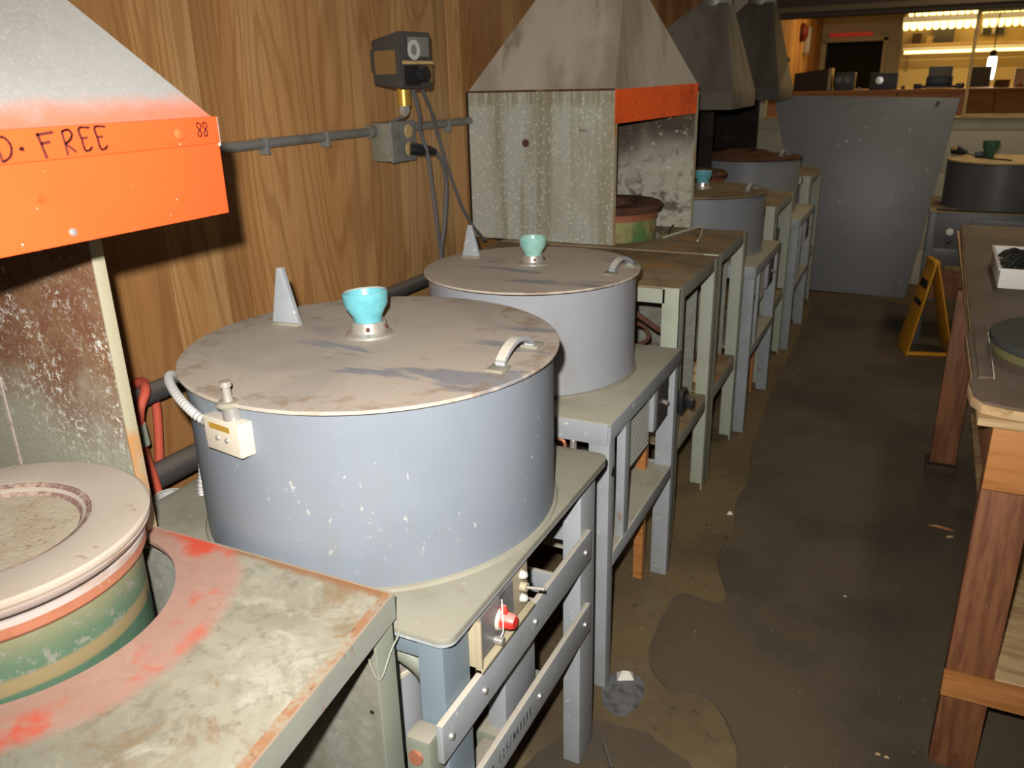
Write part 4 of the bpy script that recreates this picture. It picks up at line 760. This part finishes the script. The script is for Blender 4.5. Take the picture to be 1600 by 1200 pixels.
# ------------------------------------------------------------------ furnace benches of angle iron
def angle_bench(label, y0, y1, hgt, xf=-.655, xb=-1.57, hole=None, z_sh=.40):
    t = thing('furnace_bench', label, 'bench', ((xf + xb) / 2, (y0 + y1) / 2, 0), 'furnace benches')
    if hole: build('bench_top', plate_with_hole([(xf, y0), (xf, y1), (xb, y1), (xb, y0)], hole[:2], hole[2], hgt - .006, hgt), 'brown_top', t)
    else: build('bench_top', MB().box(xb, xf, y0, y1, hgt - .006, hgt), 'brown_top', t, bevel=.001)
    build('front_rim', MB().box(xf - .004, xf + .001, y0 + .01, y1 - .01, hgt - .045, hgt - .001), 'bench_rim', t, bevel=.001)
    build('side_rim', MB().box(xb, xf - .05, y0 - .001, y0 + .003, hgt - .055, hgt - .007), 'bench_leg', t)
    build('side_rim', MB().box(xb, xf - .05, y1 - .003, y1 + .001, hgt - .055, hgt - .007), 'bench_leg', t)
    for x, y_, sx, sy in ((xf + .002, y0 - .001, -1, 1), (xf + .002, y1 + .001, -1, -1), (xb, y0, 1, 1), (xb, y1, 1, -1)):
        build('leg', angle_leg(x, y_, hgt - .002, .06, sx, sy), 'bench_leg', t, bevel=.001)
    build('shelf', MB().box(xb + .01, xf - .008, y0 + .008, y1 - .008, z_sh - .006, z_sh), 'brown_top', t)
    build('shelf_rim', MB().box(xf - .006, xf - .001, y0 + .06, y1 - .06, z_sh - .045, z_sh + .002), 'bench_rim', t, bevel=.001)
    build('end_panel', MB().box(xb + .01, xf - .07, y1 - .012, y1 - .008, z_sh, hgt - .01), 'galv', t)
    build('back_panel', MB().box(xb - .004, xb, y0, y1, .1, hgt), 'galv', t)
    return t
t3 = angle_bench('brown topped angle-iron bench right behind the second casting drum', 2.562, 3.108, .96)
F2 = (-1.205, 3.40)
t4 = angle_bench('angle-iron bench carrying the second fume hood and a rusty furnace', 3.118, 3.652, .965, hole=(F2[0], F2[1], .235))
t6 = angle_bench('tall bench between the two far casting machines with a white can below', 4.42, 5.03, .965, hole=(-1.2, 4.72, .22))
t8 = angle_bench('farthest tall bench of the row against the grey sheet', 5.80, 6.40, .97, hole=(-1.2, 6.1, .22))
# black switch handle clamped on the second bench
sk = build('switch_handle', MB().box(-.653, -.63, 2.57, 2.64, .52, .60), 'black', t3, bevel=.008)
build('switch_grip', MB().hexa([(-.63, 2.59, .55), (-.60, 2.59, .535), (-.60, 2.62, .535), (-.63, 2.62, .55), (-.63, 2.59, .58), (-.60, 2.59, .57), (-.60, 2.62, .57), (-.63, 2.62, .58)]), 'black', sk, bevel=.004)
# pipework below the bench, seen past the second drum
pl = thing('gas_pipework', 'rusty brown gas pipes under the bench behind the second drum', 'pipe', (-.8, 2.8, 0))
build('pipe', MB().tube(spline([(-1.2, 2.63, .86), (-.95, 2.62, .865), (-.85, 2.62, .86), (-.80, 2.63, .83), (-.74, 2.64, .79), (-.70, 2.66, .78)], 6), .009, 10), 'rust_iron', pl)
build('pipe', MB().tube(spline([(-.90, 2.66, .78), (-.86, 2.66, .80), (-.80, 2.66, .79), (-.79, 2.67, .74), (-.86, 2.67, .71), (-.95, 2.68, .71)], 6), .007, 10), 'rust_iron', pl)
build('regulator', MB().lathe([(0, 0), (.03, 0), (.034, .02), (.02, .04), (0, .045)], (-.76, 2.66, .69), 20), 'steel', pl)
build('fitting', MB().lathe([(0, 0), (.016, 0), (.016, .05), (0, .05)], (-.84, 2.62, .835), 14), 'copper_band', pl)
build('hanger', MB().cyl((-.83, 2.63, .86), (-.83, 2.63, .953), .003, 8).cyl((-.76, 2.66, .40), (-.76, 2.66, .69), .006, 8), 'steel', pl)
for i, (x, y_, s, mt_) in enumerate(((-.80, 3.30, .05, 'wood_pale'), (-.75, 3.42, .04, 'copper_band'), (-.88, 3.24, .045, 'brown_top'), (-.76, 3.24, .035, 'chip_edge'))):
    mb = MB(); mb.obox((x, y_, .40 + s * .5), (s, s * .3, 0), (-s * .2, s * .6, 0), (0, 0, s * .5)); single('firebrick_piece', mb, mt_, ('broken pale firebrick piece on the shelf of the hood bench', 'reddish firebrick piece on the shelf of the hood bench', 'dark brown firebrick piece deep on the bench shelf', 'small tan firebrick piece nearest the shelf edge')[i], 'brick', 'broken bricks on the bench shelf', bevel=.006)
can = thing('white_can', 'white cylindrical can hanging under the tall far bench', 'can', (-.70, 4.5, .6))
build('body', MB().lathe([(0, .72), (.045, .72), (.047, .73), (.047, .90), (0, .90)], (-.715, 4.53, 0), 28), 'grille', can); build('lid', MB().lathe([(0, .90), (.05, .90), (.05, .93), (.03, .955), (0, .958)], (-.715, 4.53, 0), 28), 'white', can)

# furnaces inside the further hoods
def small_furnace(label, c, z0, z1, r, shell):
    t = thing('crucible_furnace', label, 'furnace', (*c, 0), 'crucible furnaces')
    build('shell', MB().lathe([(r - .05, z0), (r - .008, z0), (r - .006, z1 - .06), (r - .05, z1 - .06)], (*c, 0), 56, closed=True), shell, t)
    build('band', MB().lathe([(r - .05, z1 - .06), (r, z1 - .06), (r + .002, z1 - .042), (r + .008, z1 - .03), (r - .05, z1 - .03)], (*c, 0), 56, closed=True), 'copper_band', t)
    build('ring_lid', MB().lathe([(r * .55, z1 - .03), (r + .016, z1 - .03), (r + .024, z1 - .012), (r + .012, z1), (r * .62, z1), (r * .55, z1 - .012)], (*c, 0), 56, closed=True), 'rust_iron', t)
    build('ash_bed', MB().lathe([(0, z1 - .05), (r * .56, z1 - .045), (r * .56, z1 - .07), (0, z1 - .07)], (*c, 0), 40), 'soot', t)
    return t
small_furnace('rusty furnace with yellow-green shell inside the second hood', F2, .406, 1.105, .215, 'green_shell2')
small_furnace('dark furnace under the third hood', (-1.2, 4.72), .406, 1.10, .2, 'rust_iron')
small_furnace('dark furnace under the farthest hood', (-1.2, 6.1), .406, 1.10, .2, 'rust_iron')

# ------------------------------------------------------------------ second hood
h2 = thing('fume_hood', 'grey streaked fume hood with a worn orange apron in the middle of the row', 'hood', (-1.4, 3.4, .965), 'fume hoods')
NF, FF, NB, FB = Vector((-1.092, 3.15, 0)), Vector((-.905, 3.655, 0)), Vector((WX + .012, 3.15, 0)), Vector((WX + .012, 3.655, 0)); zr = 1.56
def zz(p, z): return (p.x, p.y, z)
tpf = [Vector((-1.11, 3.30, 0)), Vector((-1.18, 3.55, 0)), Vector((-1.37, 3.55, 0)), Vector((-1.37, 3.30, 0))]; bs = [NF, FF, FB, NB]
for i in range(4):
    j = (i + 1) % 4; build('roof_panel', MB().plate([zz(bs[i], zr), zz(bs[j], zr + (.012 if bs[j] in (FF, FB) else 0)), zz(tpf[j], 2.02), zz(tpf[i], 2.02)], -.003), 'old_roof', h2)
build('duct', MB().lathe([(.115, 2.0), (.115, 2.849)], (-1.255, 3.425, 0), 40), 'galv', h2)
build('roof_seam', MB().cyl(zz(NF, zr), zz(NB, zr), .004, 8), 'rust_iron', h2)
build('side_panel', MB().plate([zz(NF, .966), zz(NB, .966), zz(NB, zr), zz(NF, zr)], .003), 'galv_spot', h2)
sf = build('side_panel', MB().plate([zz(FF, .966), zz(FB, .966), zz(FB, zr + .01), zz(FF, zr + .01)], .003), 'sooty_inner', h2)
d = (FF - NF).normalized(); nrm = Vector((d.y, -d.x, 0))
build('apron', MB().hexa([zz(NF, 1.435), zz(FF, 1.452), zz(FF + nrm * .004, 1.452), zz(NF + nrm * .004, 1.435), zz(NF, zr), zz(FF, zr + .012), zz(FF + nrm * .004, zr + .012), zz(NF + nrm * .004, zr)]), 'old_orange', h2)
build('apron_fold', MB().hexa([zz(NF + nrm * .004, 1.528), zz(FF + nrm * .004, 1.540), zz(FF + nrm * .007, 1.540), zz(NF + nrm * .007, 1.528), zz(NF + nrm * .004, zr), zz(FF + nrm * .004, zr + .012), zz(FF + nrm * .007, zr + .012), zz(NF + nrm * .007, zr)]), 'old_orange', h2)
build('flange', MB().plate([zz(NF, .966), zz(NF + d * .014, .966), zz(NF + d * .014, 1.44), zz(NF, 1.44)], .003), 'flange', h2)
build('flange', MB().plate([zz(FF - d * .0, .966), zz(FF + d * .014, .966), zz(FF + d * .014, 1.54), zz(FF, 1.54)], .003), 'flange', h2)
build('back_panel', MB().box(WX + .002, WX + .006, 3.15, 3.655, .966, zr), 'soot', h2)
build('rivet', MB().lathe([(0, .004), (.012, .003), (.016, 0)], (-1.47, 3.15, 1.36), 16, axis=(0, -1, 0)), 'rust_iron', h2)
build('latch', MB().box(-1.235, -1.195, 3.144, 3.15, 1.405, 1.417), 'steel', h2, bevel=.002)
tg = thing('crucible_tongs', 'thin dark tongs lying on the bench beside the furnace in the second hood', 'tongs', (-.85, 3.35, .965))
build('arm', MB().tube(spline([(-.94, 3.35, .972), (-.88, 3.45, .985), (-.83, 3.55, .99), (-.80, 3.42, .975), (-.79, 3.33, .972)], 6), .005, 8), 'bench_leg', tg)
build('arm', MB().tube(spline([(-.97, 3.62, .98), (-.95, 3.5, .985), (-.93, 3.40, .972)], 6), .004, 8), 'rust_iron', tg)

def plain_hood(label, y0, y1, xf, zb, za, zt, duct_c, tx, roof, yf_off=0):
    t = thing('fume_hood', label, 'hood', ((xf + WX) / 2, (y0 + y1) / 2, .965), 'fume hoods')
    xb = WX + .012; (tx0, tx1, ty0, ty1) = tx; bs_ = [(xf, y0), (xf, y1), (xb, y1), (xb, y0)]; ts = [(tx1, ty0), (tx1, ty1), (tx0, ty1), (tx0, ty0)]
    for i in range(4):
        j = (i + 1) % 4; build('roof_panel', MB().plate([(*bs_[i], za), (*bs_[j], za), (*ts[j], zt), (*ts[i], zt)], -.003), roof, t)
    build('apron', MB().box(xf - .003, xf + .003, y0, y1, zb, za), roof, t, bevel=.001)
    build('skirt', MB().box(xb, xf - .003, y0 - .003, y0 + .001, zb, za), roof, t); build('skirt', MB().box(xb, xf - .003, y1 - .001, y1 + .003, zb, za), 'soot', t)
    build('side_panel', MB().box(xb, xf - .22, y1 - .008, y1 - .002, .967, zb + .02), 'soot', t); build('back_panel', MB().box(xb - .006, xb, y0, y1, .967, za), 'soot', t)
    build('duct', MB().lathe([((tx1 - tx0) / 2, zt - .02), ((tx1 - tx0) / 2, 2.849)], duct_c + (0,), 36), roof, t)
    build('duct_collar', MB().lathe([((tx1 - tx0) / 2, zt - .015), ((tx1 - tx0) / 2 + .006, zt - .012), ((tx1 - tx0) / 2 + .006, zt + .02), ((tx1 - tx0) / 2, zt + .023)], duct_c + (0,), 36, closed=True), 'galv', t)
    return t
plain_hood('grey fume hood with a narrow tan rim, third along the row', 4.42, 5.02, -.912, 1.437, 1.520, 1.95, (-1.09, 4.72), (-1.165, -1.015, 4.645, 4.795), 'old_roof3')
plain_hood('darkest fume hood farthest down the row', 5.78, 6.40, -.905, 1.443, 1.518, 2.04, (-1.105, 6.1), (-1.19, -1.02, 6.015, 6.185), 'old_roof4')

# ------------------------------------------------------------------ on the plywood wall
cd = thing('wall_conduit', 'thin grey electrical conduit running along the plywood wall', 'conduit', (WX, 2.4, 1.445))
build('tube', MB().cyl((WX + .016, -1.5, 1.44), (WX + .016, 7.1, 1.455), .0145, 16), 'pipe', cd)
for y_ in (1.9, 2.18, 2.95): build('clip', MB().box(WX, WX + .034, y_, y_ + .014, 1.415, 1.463), 'pipe', cd, bevel=.003)
jb = thing('outlet_box', 'grey metal outlet box with two round sockets on the wall conduit', 'outlet box', (WX, 2.52, 1.41))
build('body', MB().box(WX + .0, WX + .085, 2.455, 2.60, 1.345, 1.475), 'galv', jb, bevel=.008)
build('cover', MB().box(WX + .085, WX + .094, 2.45, 2.605, 1.342, 1.478), 'pipe', jb, bevel=.006)
for z in (1.443, 1.382): build('socket', MB().lathe([(0, .004), (.022, .003), (.024, 0)], (WX + .094, 2.555, z), 24, axis=(1, 0, 0)), 'tan_lid', jb)
build('hub', MB().cyl((WX + .016, 2.425, 1.4465), (WX + .016, 2.458, 1.4465), .021, 16), 'pipe', jb)
plug = thing('black_plug', 'black power plug in the lower socket of the outlet box', 'plug', (WX + .1, 2.56, 1.38))
build('body', MB().tube([(WX + .096, 2.555, 1.382), (WX + .115, 2.575, 1.379), (WX + .135, 2.62, 1.372), (WX + .145, 2.645, 1.366)], [.021, .021, .017, .011], 16), 'black', plug)
build('cord', MB().tube(spline([(WX + .145, 2.645, 1.366), (WX + .15, 2.68, 1.33), (WX + .14, 2.72, 1.24), (WX + .13, 2.71, 1.10), (WX + .12, 2.69, .98), (WX + .12, 2.68, .80)], 8), .008, 10), 'cable', plug)
# temperature controller on a post above the box
tc_ = thing('temperature_controller', 'black meter box with a small dial window mounted above the outlet box', 'controller', (WX + .15, 2.4, 1.55))
A = Vector((-1.47, 2.335, 1.667)); ux_ = Vector((.82, .57, 0)) ; uy_ = Vector((-.57, .82, 0))
ctrl = Matrix(((ux_.x, uy_.x, 0), (ux_.y, uy_.y, 0), (0, 0, 1)))
def cb(x0, x1, y0, y1, z0, z1, mb=None):     # box in the controller frame: x towards the room, y across
    mb = mb or MB(); c = Vector(((x0 + x1) / 2, (y0 + y1) / 2, (z0 + z1) / 2)); return mb.obox(A + ctrl @ c, ctrl @ Vector(((x1 - x0) / 2, 0, 0)), ctrl @ Vector((0, (y1 - y0) / 2, 0)), (0, 0, (z1 - z0) / 2))
uy_ = Vector((0, 1, 0))
A = Vector((-1.50, 2.40, 1.668)); ux_ = Vector((1, -.12, 0)).normalized(); uy_ = Vector((.12, 1, 0)).normalized(); ctrl = Matrix(((ux_.x, uy_.x, 0), (ux_.y, uy_.y, 0), (0, 0, 1)))
body = MB(); pts = [(-.13, -.062, -.07), (0, -.078, -.085), (0, .078, -.085), (-.13, .062, -.07), (-.13, -.062, .062), (0, -.078, .085), (0, .078, .085), (-.13, .062, .062)]
build('case', body.hexa([A + ctrl @ Vector(p) for p in pts]), 'dark_grey', tc_, bevel=.006)
build('face', cb(0, .006, -.072, .072, -.078, .078), 'dark_grey', tc_, bevel=.003)
build('window', cb(.006, .009, -.046, .058, .010, .068), 'meter', tc_, bevel=.004)
build('scale', MB().lathe([(.016, 0), (.030, 0), (.030, .002), (.016, .002)], A + ctrl @ Vector((.009, -.02, .03)), 24, axis=ux_, closed=True), 'glass_dark', tc_)
build('divider', cb(.006, .010, -.075, .075, -.012, -.002), 'tan_lid', tc_)
build('lower_plate', cb(.006, .009, -.07, .005, -.075, -.016), 'black', tc_)
build('lower_plate', cb(.006, .009, .008, .07, -.065, -.016), 'brown_plate', tc_)
build('knob', MB().lathe([(0, .022), (.024, .02), (.027, 0)], A + ctrl @ Vector((.009, .012, -.042)), 24, axis=ux_), 'black', tc_)
build('side_plate', MB().plate([A + ctrl @ Vector(p) for p in ((-.115, -.068, -.04), (-.02, -.080, -.04), (-.02, -.080, .03), (-.115, -.068, .03))], -.003), 'brown_plate', tc_)
build('hinge', cb(-.145, -.13, -.055, -.03, -.03, .035), 'dark_grey', tc_, bevel=.004)
build('post', MB().lathe([(.0, 1.53), (.022, 1.53), (.022, 1.588), (.0, 1.588)], (-1.575, 2.43, 0), 18), 'brass', tc_)
build('post_nut', MB().lathe([(0, 1.498), (.012, 1.50), (.018, 1.512), (.018, 1.53), (0, 1.53)], (-1.575, 2.43, 0), 6), 'alu', tc_)
build('bracket', MB().cyl((-1.575, 2.43, 1.50), (-1.68, 2.50, 1.477), .006, 8), 'steel', tc_)
build('lead', MB().tube(spline([(-1.56, 2.46, 1.59), (-1.575, 2.52, 1.50), (-1.60, 2.56, 1.44), (-1.60, 2.60, 1.36), (-1.605, 2.63, 1.22), (-1.605, 2.65, 1.08), (-1.615, 2.68, .98), (-1.615, 2.68, .72)], 8), .007, 8), 'cable', tc_)
build('lead', MB().tube(spline([(-1.55, 2.50, 1.59), (-1.585, 2.62, 1.50), (-1.61, 2.69, 1.43), (-1.62, 2.77, 1.30), (-1.62, 2.86, 1.15), (-1.62, 2.95, 1.05), (-1.62, 3.05, .975)], 8), .007, 8), 'cable', tc_)
# black iron pipes low on the wall
single('iron_pipe', MB().cyl((WX + .08, 1.02, .890), (WX + .08, 3.1, .895), .026, 18), 'black_pipe', 'upper black iron pipe along the wall behind the drums', 'pipe')
lp = thing('iron_pipe', 'lower thick black iron pipe ending beside the red hoses', 'pipe', (WX + .1, 1.5, .68))
build('tube', MB().cyl((WX + .10, 1.26, .683), (WX + .10, 3.1, .688), .034, 20), 'black_pipe', lp)
build('end_cap', MB().lathe([(0, 0), (.034, 0), (.036, .004), (.036, .012), (.034, .014)], (WX + .10, 1.246, .683), 20, axis=(0, 1, 0)), 'pipe', lp)
hs = thing('red_hose', 'pair of red rubber hoses looped over the upper black pipe', 'hose', (WX + .1, 1.25, .6))
build('hose', MB().tube(spline([(-1.60, 1.27, .012), (-1.60, 1.255, .4), (-1.60, 1.245, .66), (-1.60, 1.225, .80), (-1.60, 1.235, .88), (-1.605, 1.265, .92), (-1.63, 1.285, .93), (-1.67, 1.295, .925), (-1.70, 1.345, .905), (-1.70, 1.365, .84), (-1.70, 1.35, .72), (-1.70, 1.33, .60), (-1.70, 1.32, .35), (-1.69, 1.32, .012)], 8), .0115, 12), 'hose_red', hs)
build('sleeve', MB().cyl((-1.60, 1.229, .80), (-1.60, 1.226, .855), .0165, 14), 'bench_leg', hs)
st = thing('pipe_stub', 'ribbed grey pipe stub at the back corner of the nearest machine table', 'pipe', (-1.50, 1.2, .6))
build('tube', MB().lathe([(0, 0), (.034, 0), (.036, .60), (.038, .70), (.028, .70), (.026, .66), (0, .66)], (-1.50, 1.195, 0), 24), 'grille', st)
for z in (.615, .64, .665, .69): build('rib', MB().lathe([(.036, z), (.041, z + .003), (.041, z + .009), (.036, z + .012)], (-1.50, 1.195, 0), 24, closed=True), 'grille', st)
# ------------------------------------------------------------------ right-hand wooden workbench
wb = thing('wooden_workbench', 'heavy wooden workbench with a dark hardboard top on the right of the aisle', 'workbench', (.7, 2.9, 0))
BT = .955
top = [(.185, 4.17), (.178, 3.4), (.172, 2.8), (.170, 2.42), (.158, 2.37), (.160, 2.02), (.152, 1.96), (.157, 1.885), (.176, 1.846), (.215, 1.832), (.30, 1.818), (1.35, 1.80), (1.35, 4.17)]
build('top_board', MB().prism(top, BT - .006, BT), 'hardboard', wb, bevel=.0015)
build('top_core', MB().prism([(x - .003 if x < 1 else x, y_ - .003 if y_ < 2 else y_) for x, y_ in top], BT - .027, BT - .0062), 'chip_edge', wb, bevel=.003)
build('under_board', MB().prism([(.168, 4.16), (.168, 1.822), (1.35, 1.80), (1.35, 4.16)], BT - .046, BT - .0275), 'wood_pale', wb, bevel=.002)
build('end_apron', MB().box(.198, 1.33, 1.822, 1.846, .768, BT - .047), 'wood_orange', wb, bevel=.003)
build('side_apron', MB().box(.198, .222, 1.847, 4.12, .79, BT - .047), 'wood_red', wb, bevel=.003)
for x, y_ in ((.200, 1.850), (.182, 3.585), (1.2, 1.85), (1.2, 3.585)):
    lg = MB().box(x, x + .098, y_, y_ + .045, .007 if y_ < 3 else .05, .79); build('leg', lg, 'wood_red', wb, bevel=.004)
    if y_ > 3: build('foot', MB().box(x - .012, x + .105, y_ - .03, y_ + .09, .007, .05), 'rug_dark', wb, bevel=.005)
build('stretcher', MB().box(.195, 1.3, 1.822, 1.849, .228, .287), 'wood_orange', wb, bevel=.004)
build('lower_shelf', MB().box(.30, 1.3, 1.85, 3.58, .268, .29), 'wood_pale', wb, bevel=.002)
build('back_board', MB().box(.42, 1.3, 2.1, 2.13, .29, .70), 'cream', wb, bevel=.003)
pk = thing('metal_bar', 'short dark metal bar lying along the left edge of the workbench', 'bar', (.185, 2.18, BT))
build('bar', MB().prism([(.170, 1.99), (.199, 2.0), (.204, 2.37), (.172, 2.355)], BT, BT + .006), 'hardboard', pk, bevel=.001)
build('worn_edge', MB().prism([(.1995, 2.0), (.202, 2.0), (.207, 2.37), (.2045, 2.37)], BT, BT + .0055), 'steel', pk)
dc = thing('round_turntable', 'dark slate disc on an olive green wheel at the near end of the workbench', 'turntable', (.41, 2.26, BT))
build('wheel', MB().lathe([(0, 0), (.205, 0), (.208, .004), (.208, .020), (.20, .024), (0, .024)], (.412, 2.25, BT), 80), 'olive', dc)
build('slate_disc', MB().lathe([(0, .024), (.209, .024), (.212, .027), (.212, .040), (.209, .043), (0, .043)], (.41, 2.252, BT), 80), 'slate', dc)
tr = thing('white_tray', 'white plastic tray holding blackened wire on the workbench', 'tray', (.42, 3.15, BT))
def tray(x0, x1, y0, y1, z0, z1, t=.004):
    return MB().box(x0, x1, y0, y1, z0, z0 + t).box(x0, x1, y0, y0 + t, z0 + t, z1).box(x0, x1, y1 - t, y1, z0 + t, z1).box(x0, x0 + t, y0 + t, y1 - t, z0 + t, z1).box(x1 - t, x1, y0 + t, y1 - t, z0 + t, z1)
build('tray_body', tray(.256, .62, 2.93, 3.33, BT, BT + .062), 'white', tr, bevel=.002)
build('tray_lip', MB().box(.250, .256, 2.926, 3.334, BT + .056, BT + .062).box(.62, .626, 2.926, 3.334, BT + .056, BT + .062).box(.256, .62, 3.33, 3.336, BT + .056, BT + .062), 'white', tr, bevel=.001)
build('liner', MB().box(.262, .614, 2.936, 3.324, BT + .0045, BT + .02), 'brown_top', tr)
wm = MB(); random.seed(11)
for i in range(300):
    x = random.uniform(.258, .52); y_ = random.uniform(2.95, 3.16); zb = BT + random.uniform(.03, .066); l = random.uniform(.06, .12); a = random.uniform(.5, 1.1)
    P = [Vector((x, y_, zb)), Vector((x + l * .5 * math.cos(a), y_ + l * .4 * math.sin(a), zb + .016)), Vector((x + l * math.cos(a), y_ + l * .8 * math.sin(a), zb + .004))]
    wm.tube(spline(P, 3), .0026, 5)
single('wire_clippings', wm, 'bristle', 'heap of blackened wire strips in the white tray', 'wire', kind='stuff')

# ------------------------------------------------------------------ end of the aisle
gs = thing('grey_sheet', 'large dark grey trapezoid sheet leaning at the end of the aisle', 'sheet', (-.35, 6.66, 0))
build('panel', MB().plate([(-.675, 6.66, .012), (-.005, 6.68, .0), (.166, 6.90, 1.412), (-1.105, 6.86, 1.447)], .006), 'sheet', gs, bevel=.001)
build('corner_bolt', MB().lathe([(0, .006), (.012, .004), (.014, 0)], (.03, 6.872, 1.38), 12, axis=(0, -1, .16)), 'dark_grey', gs)
sg = thing('folding_sign', 'yellow folding floor sign standing in the aisle', 'sign', (.135, 5.36, 0)); sg.rotation_euler = (0, 0, .26)
def leaf(x0, x1, ya, yb, zt, t):
    dx = x1 - x0; return MB().hexa([(x0, ya, .007), (x0 + t, ya, .007), (x0 + t, yb, .007), (x0, yb, .007), (x1, ya + .03, zt), (x1 + t, ya + .03, zt), (x1 + t, yb - .03, zt), (x1, yb - .03, zt)])
build('leaf', leaf(.008, .105, 5.22, 5.46, .555, .010), 'yellow', sg, bevel=.003)
build('leaf', leaf(.262, .117, 5.22, 5.46, .555, .010), 'yellow', sg, bevel=.003)
build('hinge', MB().box(.098, .132, 5.25, 5.43, .545, .57), 'yellow', sg, bevel=.008)
build('brace', MB().box(.02, .262, 5.23, 5.255, .010, .028), 'yellow', sg, bevel=.003)
for z, hh in ((.40, .05), (.30, .03)):
    f = z / .555; x = .008 + .097 * f; f2 = (z + hh) / .555; xx = .008 + .097 * f2
    build('dark_print', MB().plate([(x - .0008, 5.27, z), (xx - .0008, 5.27, z + hh), (xx - .0008, 5.41, z + hh), (x - .0008, 5.41, z)], .0006), 'black', sg)
# grey machine at the right end
rm = thing('casting_machine', 'dark grey drum with a tan dusty lid on a cabinet at the right end', 'machine', (.42, 5.8, 0), 'casting machines')
build('drum', MB().lathe([(.26, .82), (.297, .82), (.297, 1.085), (.26, 1.085)], (.42, 5.83, 0), 80, closed=True), 'dark_drum', rm)
build('lid', MB().lathe([(0, 1.085), (.296, 1.085), (.302, 1.088), (.302, 1.094), (.297, 1.097), (0, 1.097)], (.42, 5.83, 0), 80), 'tan_lid', rm)
build('table_top', MB().box(.065, 1.0, 5.50, 6.16, .812, .82), 'brown_top', rm, bevel=.001)
build('front_panel', MB().box(.085, 1.0, 5.515, 5.525, .60, .812), 'dark_drum', rm, bevel=.002)
build('front_panel', MB().box(.085, .28, 5.513, 5.523, .50, .60), 'dark_drum', rm, bevel=.002)
build('drawer', MB().box(.29, .99, 5.503, 5.515, .70, .78), 'dark_drum', rm, bevel=.003)
for x, y_ in ((.068, 5.505), (.068, 6.11), (.95, 5.505), (.95, 6.11)): build('leg', MB().box(x, x + .045, y_, y_ + .045, 0, .812), 'dark_drum', rm, bevel=.002)
build('shelf', MB().box(.075, .99, 5.55, 6.12, .27, .28), 'dark_drum', rm)
build('white_knob', MB().lathe([(0, .02), (.018, .018), (.022, .008), (.014, 0)], (.187, 5.515, .70), 20, axis=(0, -1, 0)), 'white', rm)
build('dark_knob', MB().lathe([(0, .02), (.014, .018), (.016, 0)], (.187, 5.515, .645), 20, axis=(0, -1, 0)), 'black', rm)
single('wood_block', MB().box(.11, .30, 5.56, 5.70, .28, .46).box(.13, .28, 5.55, 5.56, .40, .45), 'wood_red', 'brown wooden block under the right-hand dark drum', 'block', bevel=.004)
gc = thing('green_cup', 'dark green cup with a lead on the tan drum lid', 'cup', (.345, 5.85, 1.097))
build('cup', MB().lathe([(0, 0), (.022, 0), (.028, .03), (.044, .06), (.046, .10), (.041, .10), (.03, .05), (0, .04)], (.345, 5.85, 1.097), 28), M('dark_green_glaze', (52, 92, 74), .4), gc)
build('clamp', MB().box(.265, .325, 5.83, 5.86, 1.098, 1.135), 'black', gc, bevel=.01)
build('lead', MB().tube(spline([(.33, 5.80, 1.101), (.36, 5.74, 1.102), (.42, 5.70, 1.102), (.45, 5.66, 1.101)], 6), .004, 8), 'black', gc)
bp = thing('black_hand_tool', 'black hand tool lying behind the left rim of the tan drum lid', 'tool', (.17, 5.98, 1.097))
build('body', MB().tube([(.14, 6.0, 1.125), (.18, 5.99, 1.13), (.22, 5.97, 1.12)], [.02, .028, .018], 12), 'black', bp); build('cord', MB().tube(spline([(.22, 5.97, 1.115), (.27, 5.93, 1.103), (.32, 5.89, 1.101)], 6), .004, 8), 'black', bp); build('tip', MB().cyl((.15, 5.985, 1.135), (.165, 5.97, 1.145), .012, 10), 'tan_lid', bp)
single('black_cable', MB().tube(spline([(.10, 5.53, .826), (.2, 5.515, .826), (.3, 5.508, .826), (.42, 5.515, .826), (.52, 5.508, .826), (.65, 5.505, .826), (.9, 5.53, .826)], 8), .005, 8), 'black', 'black cable trailing along the cabinet in front of the dark drum', 'cable')
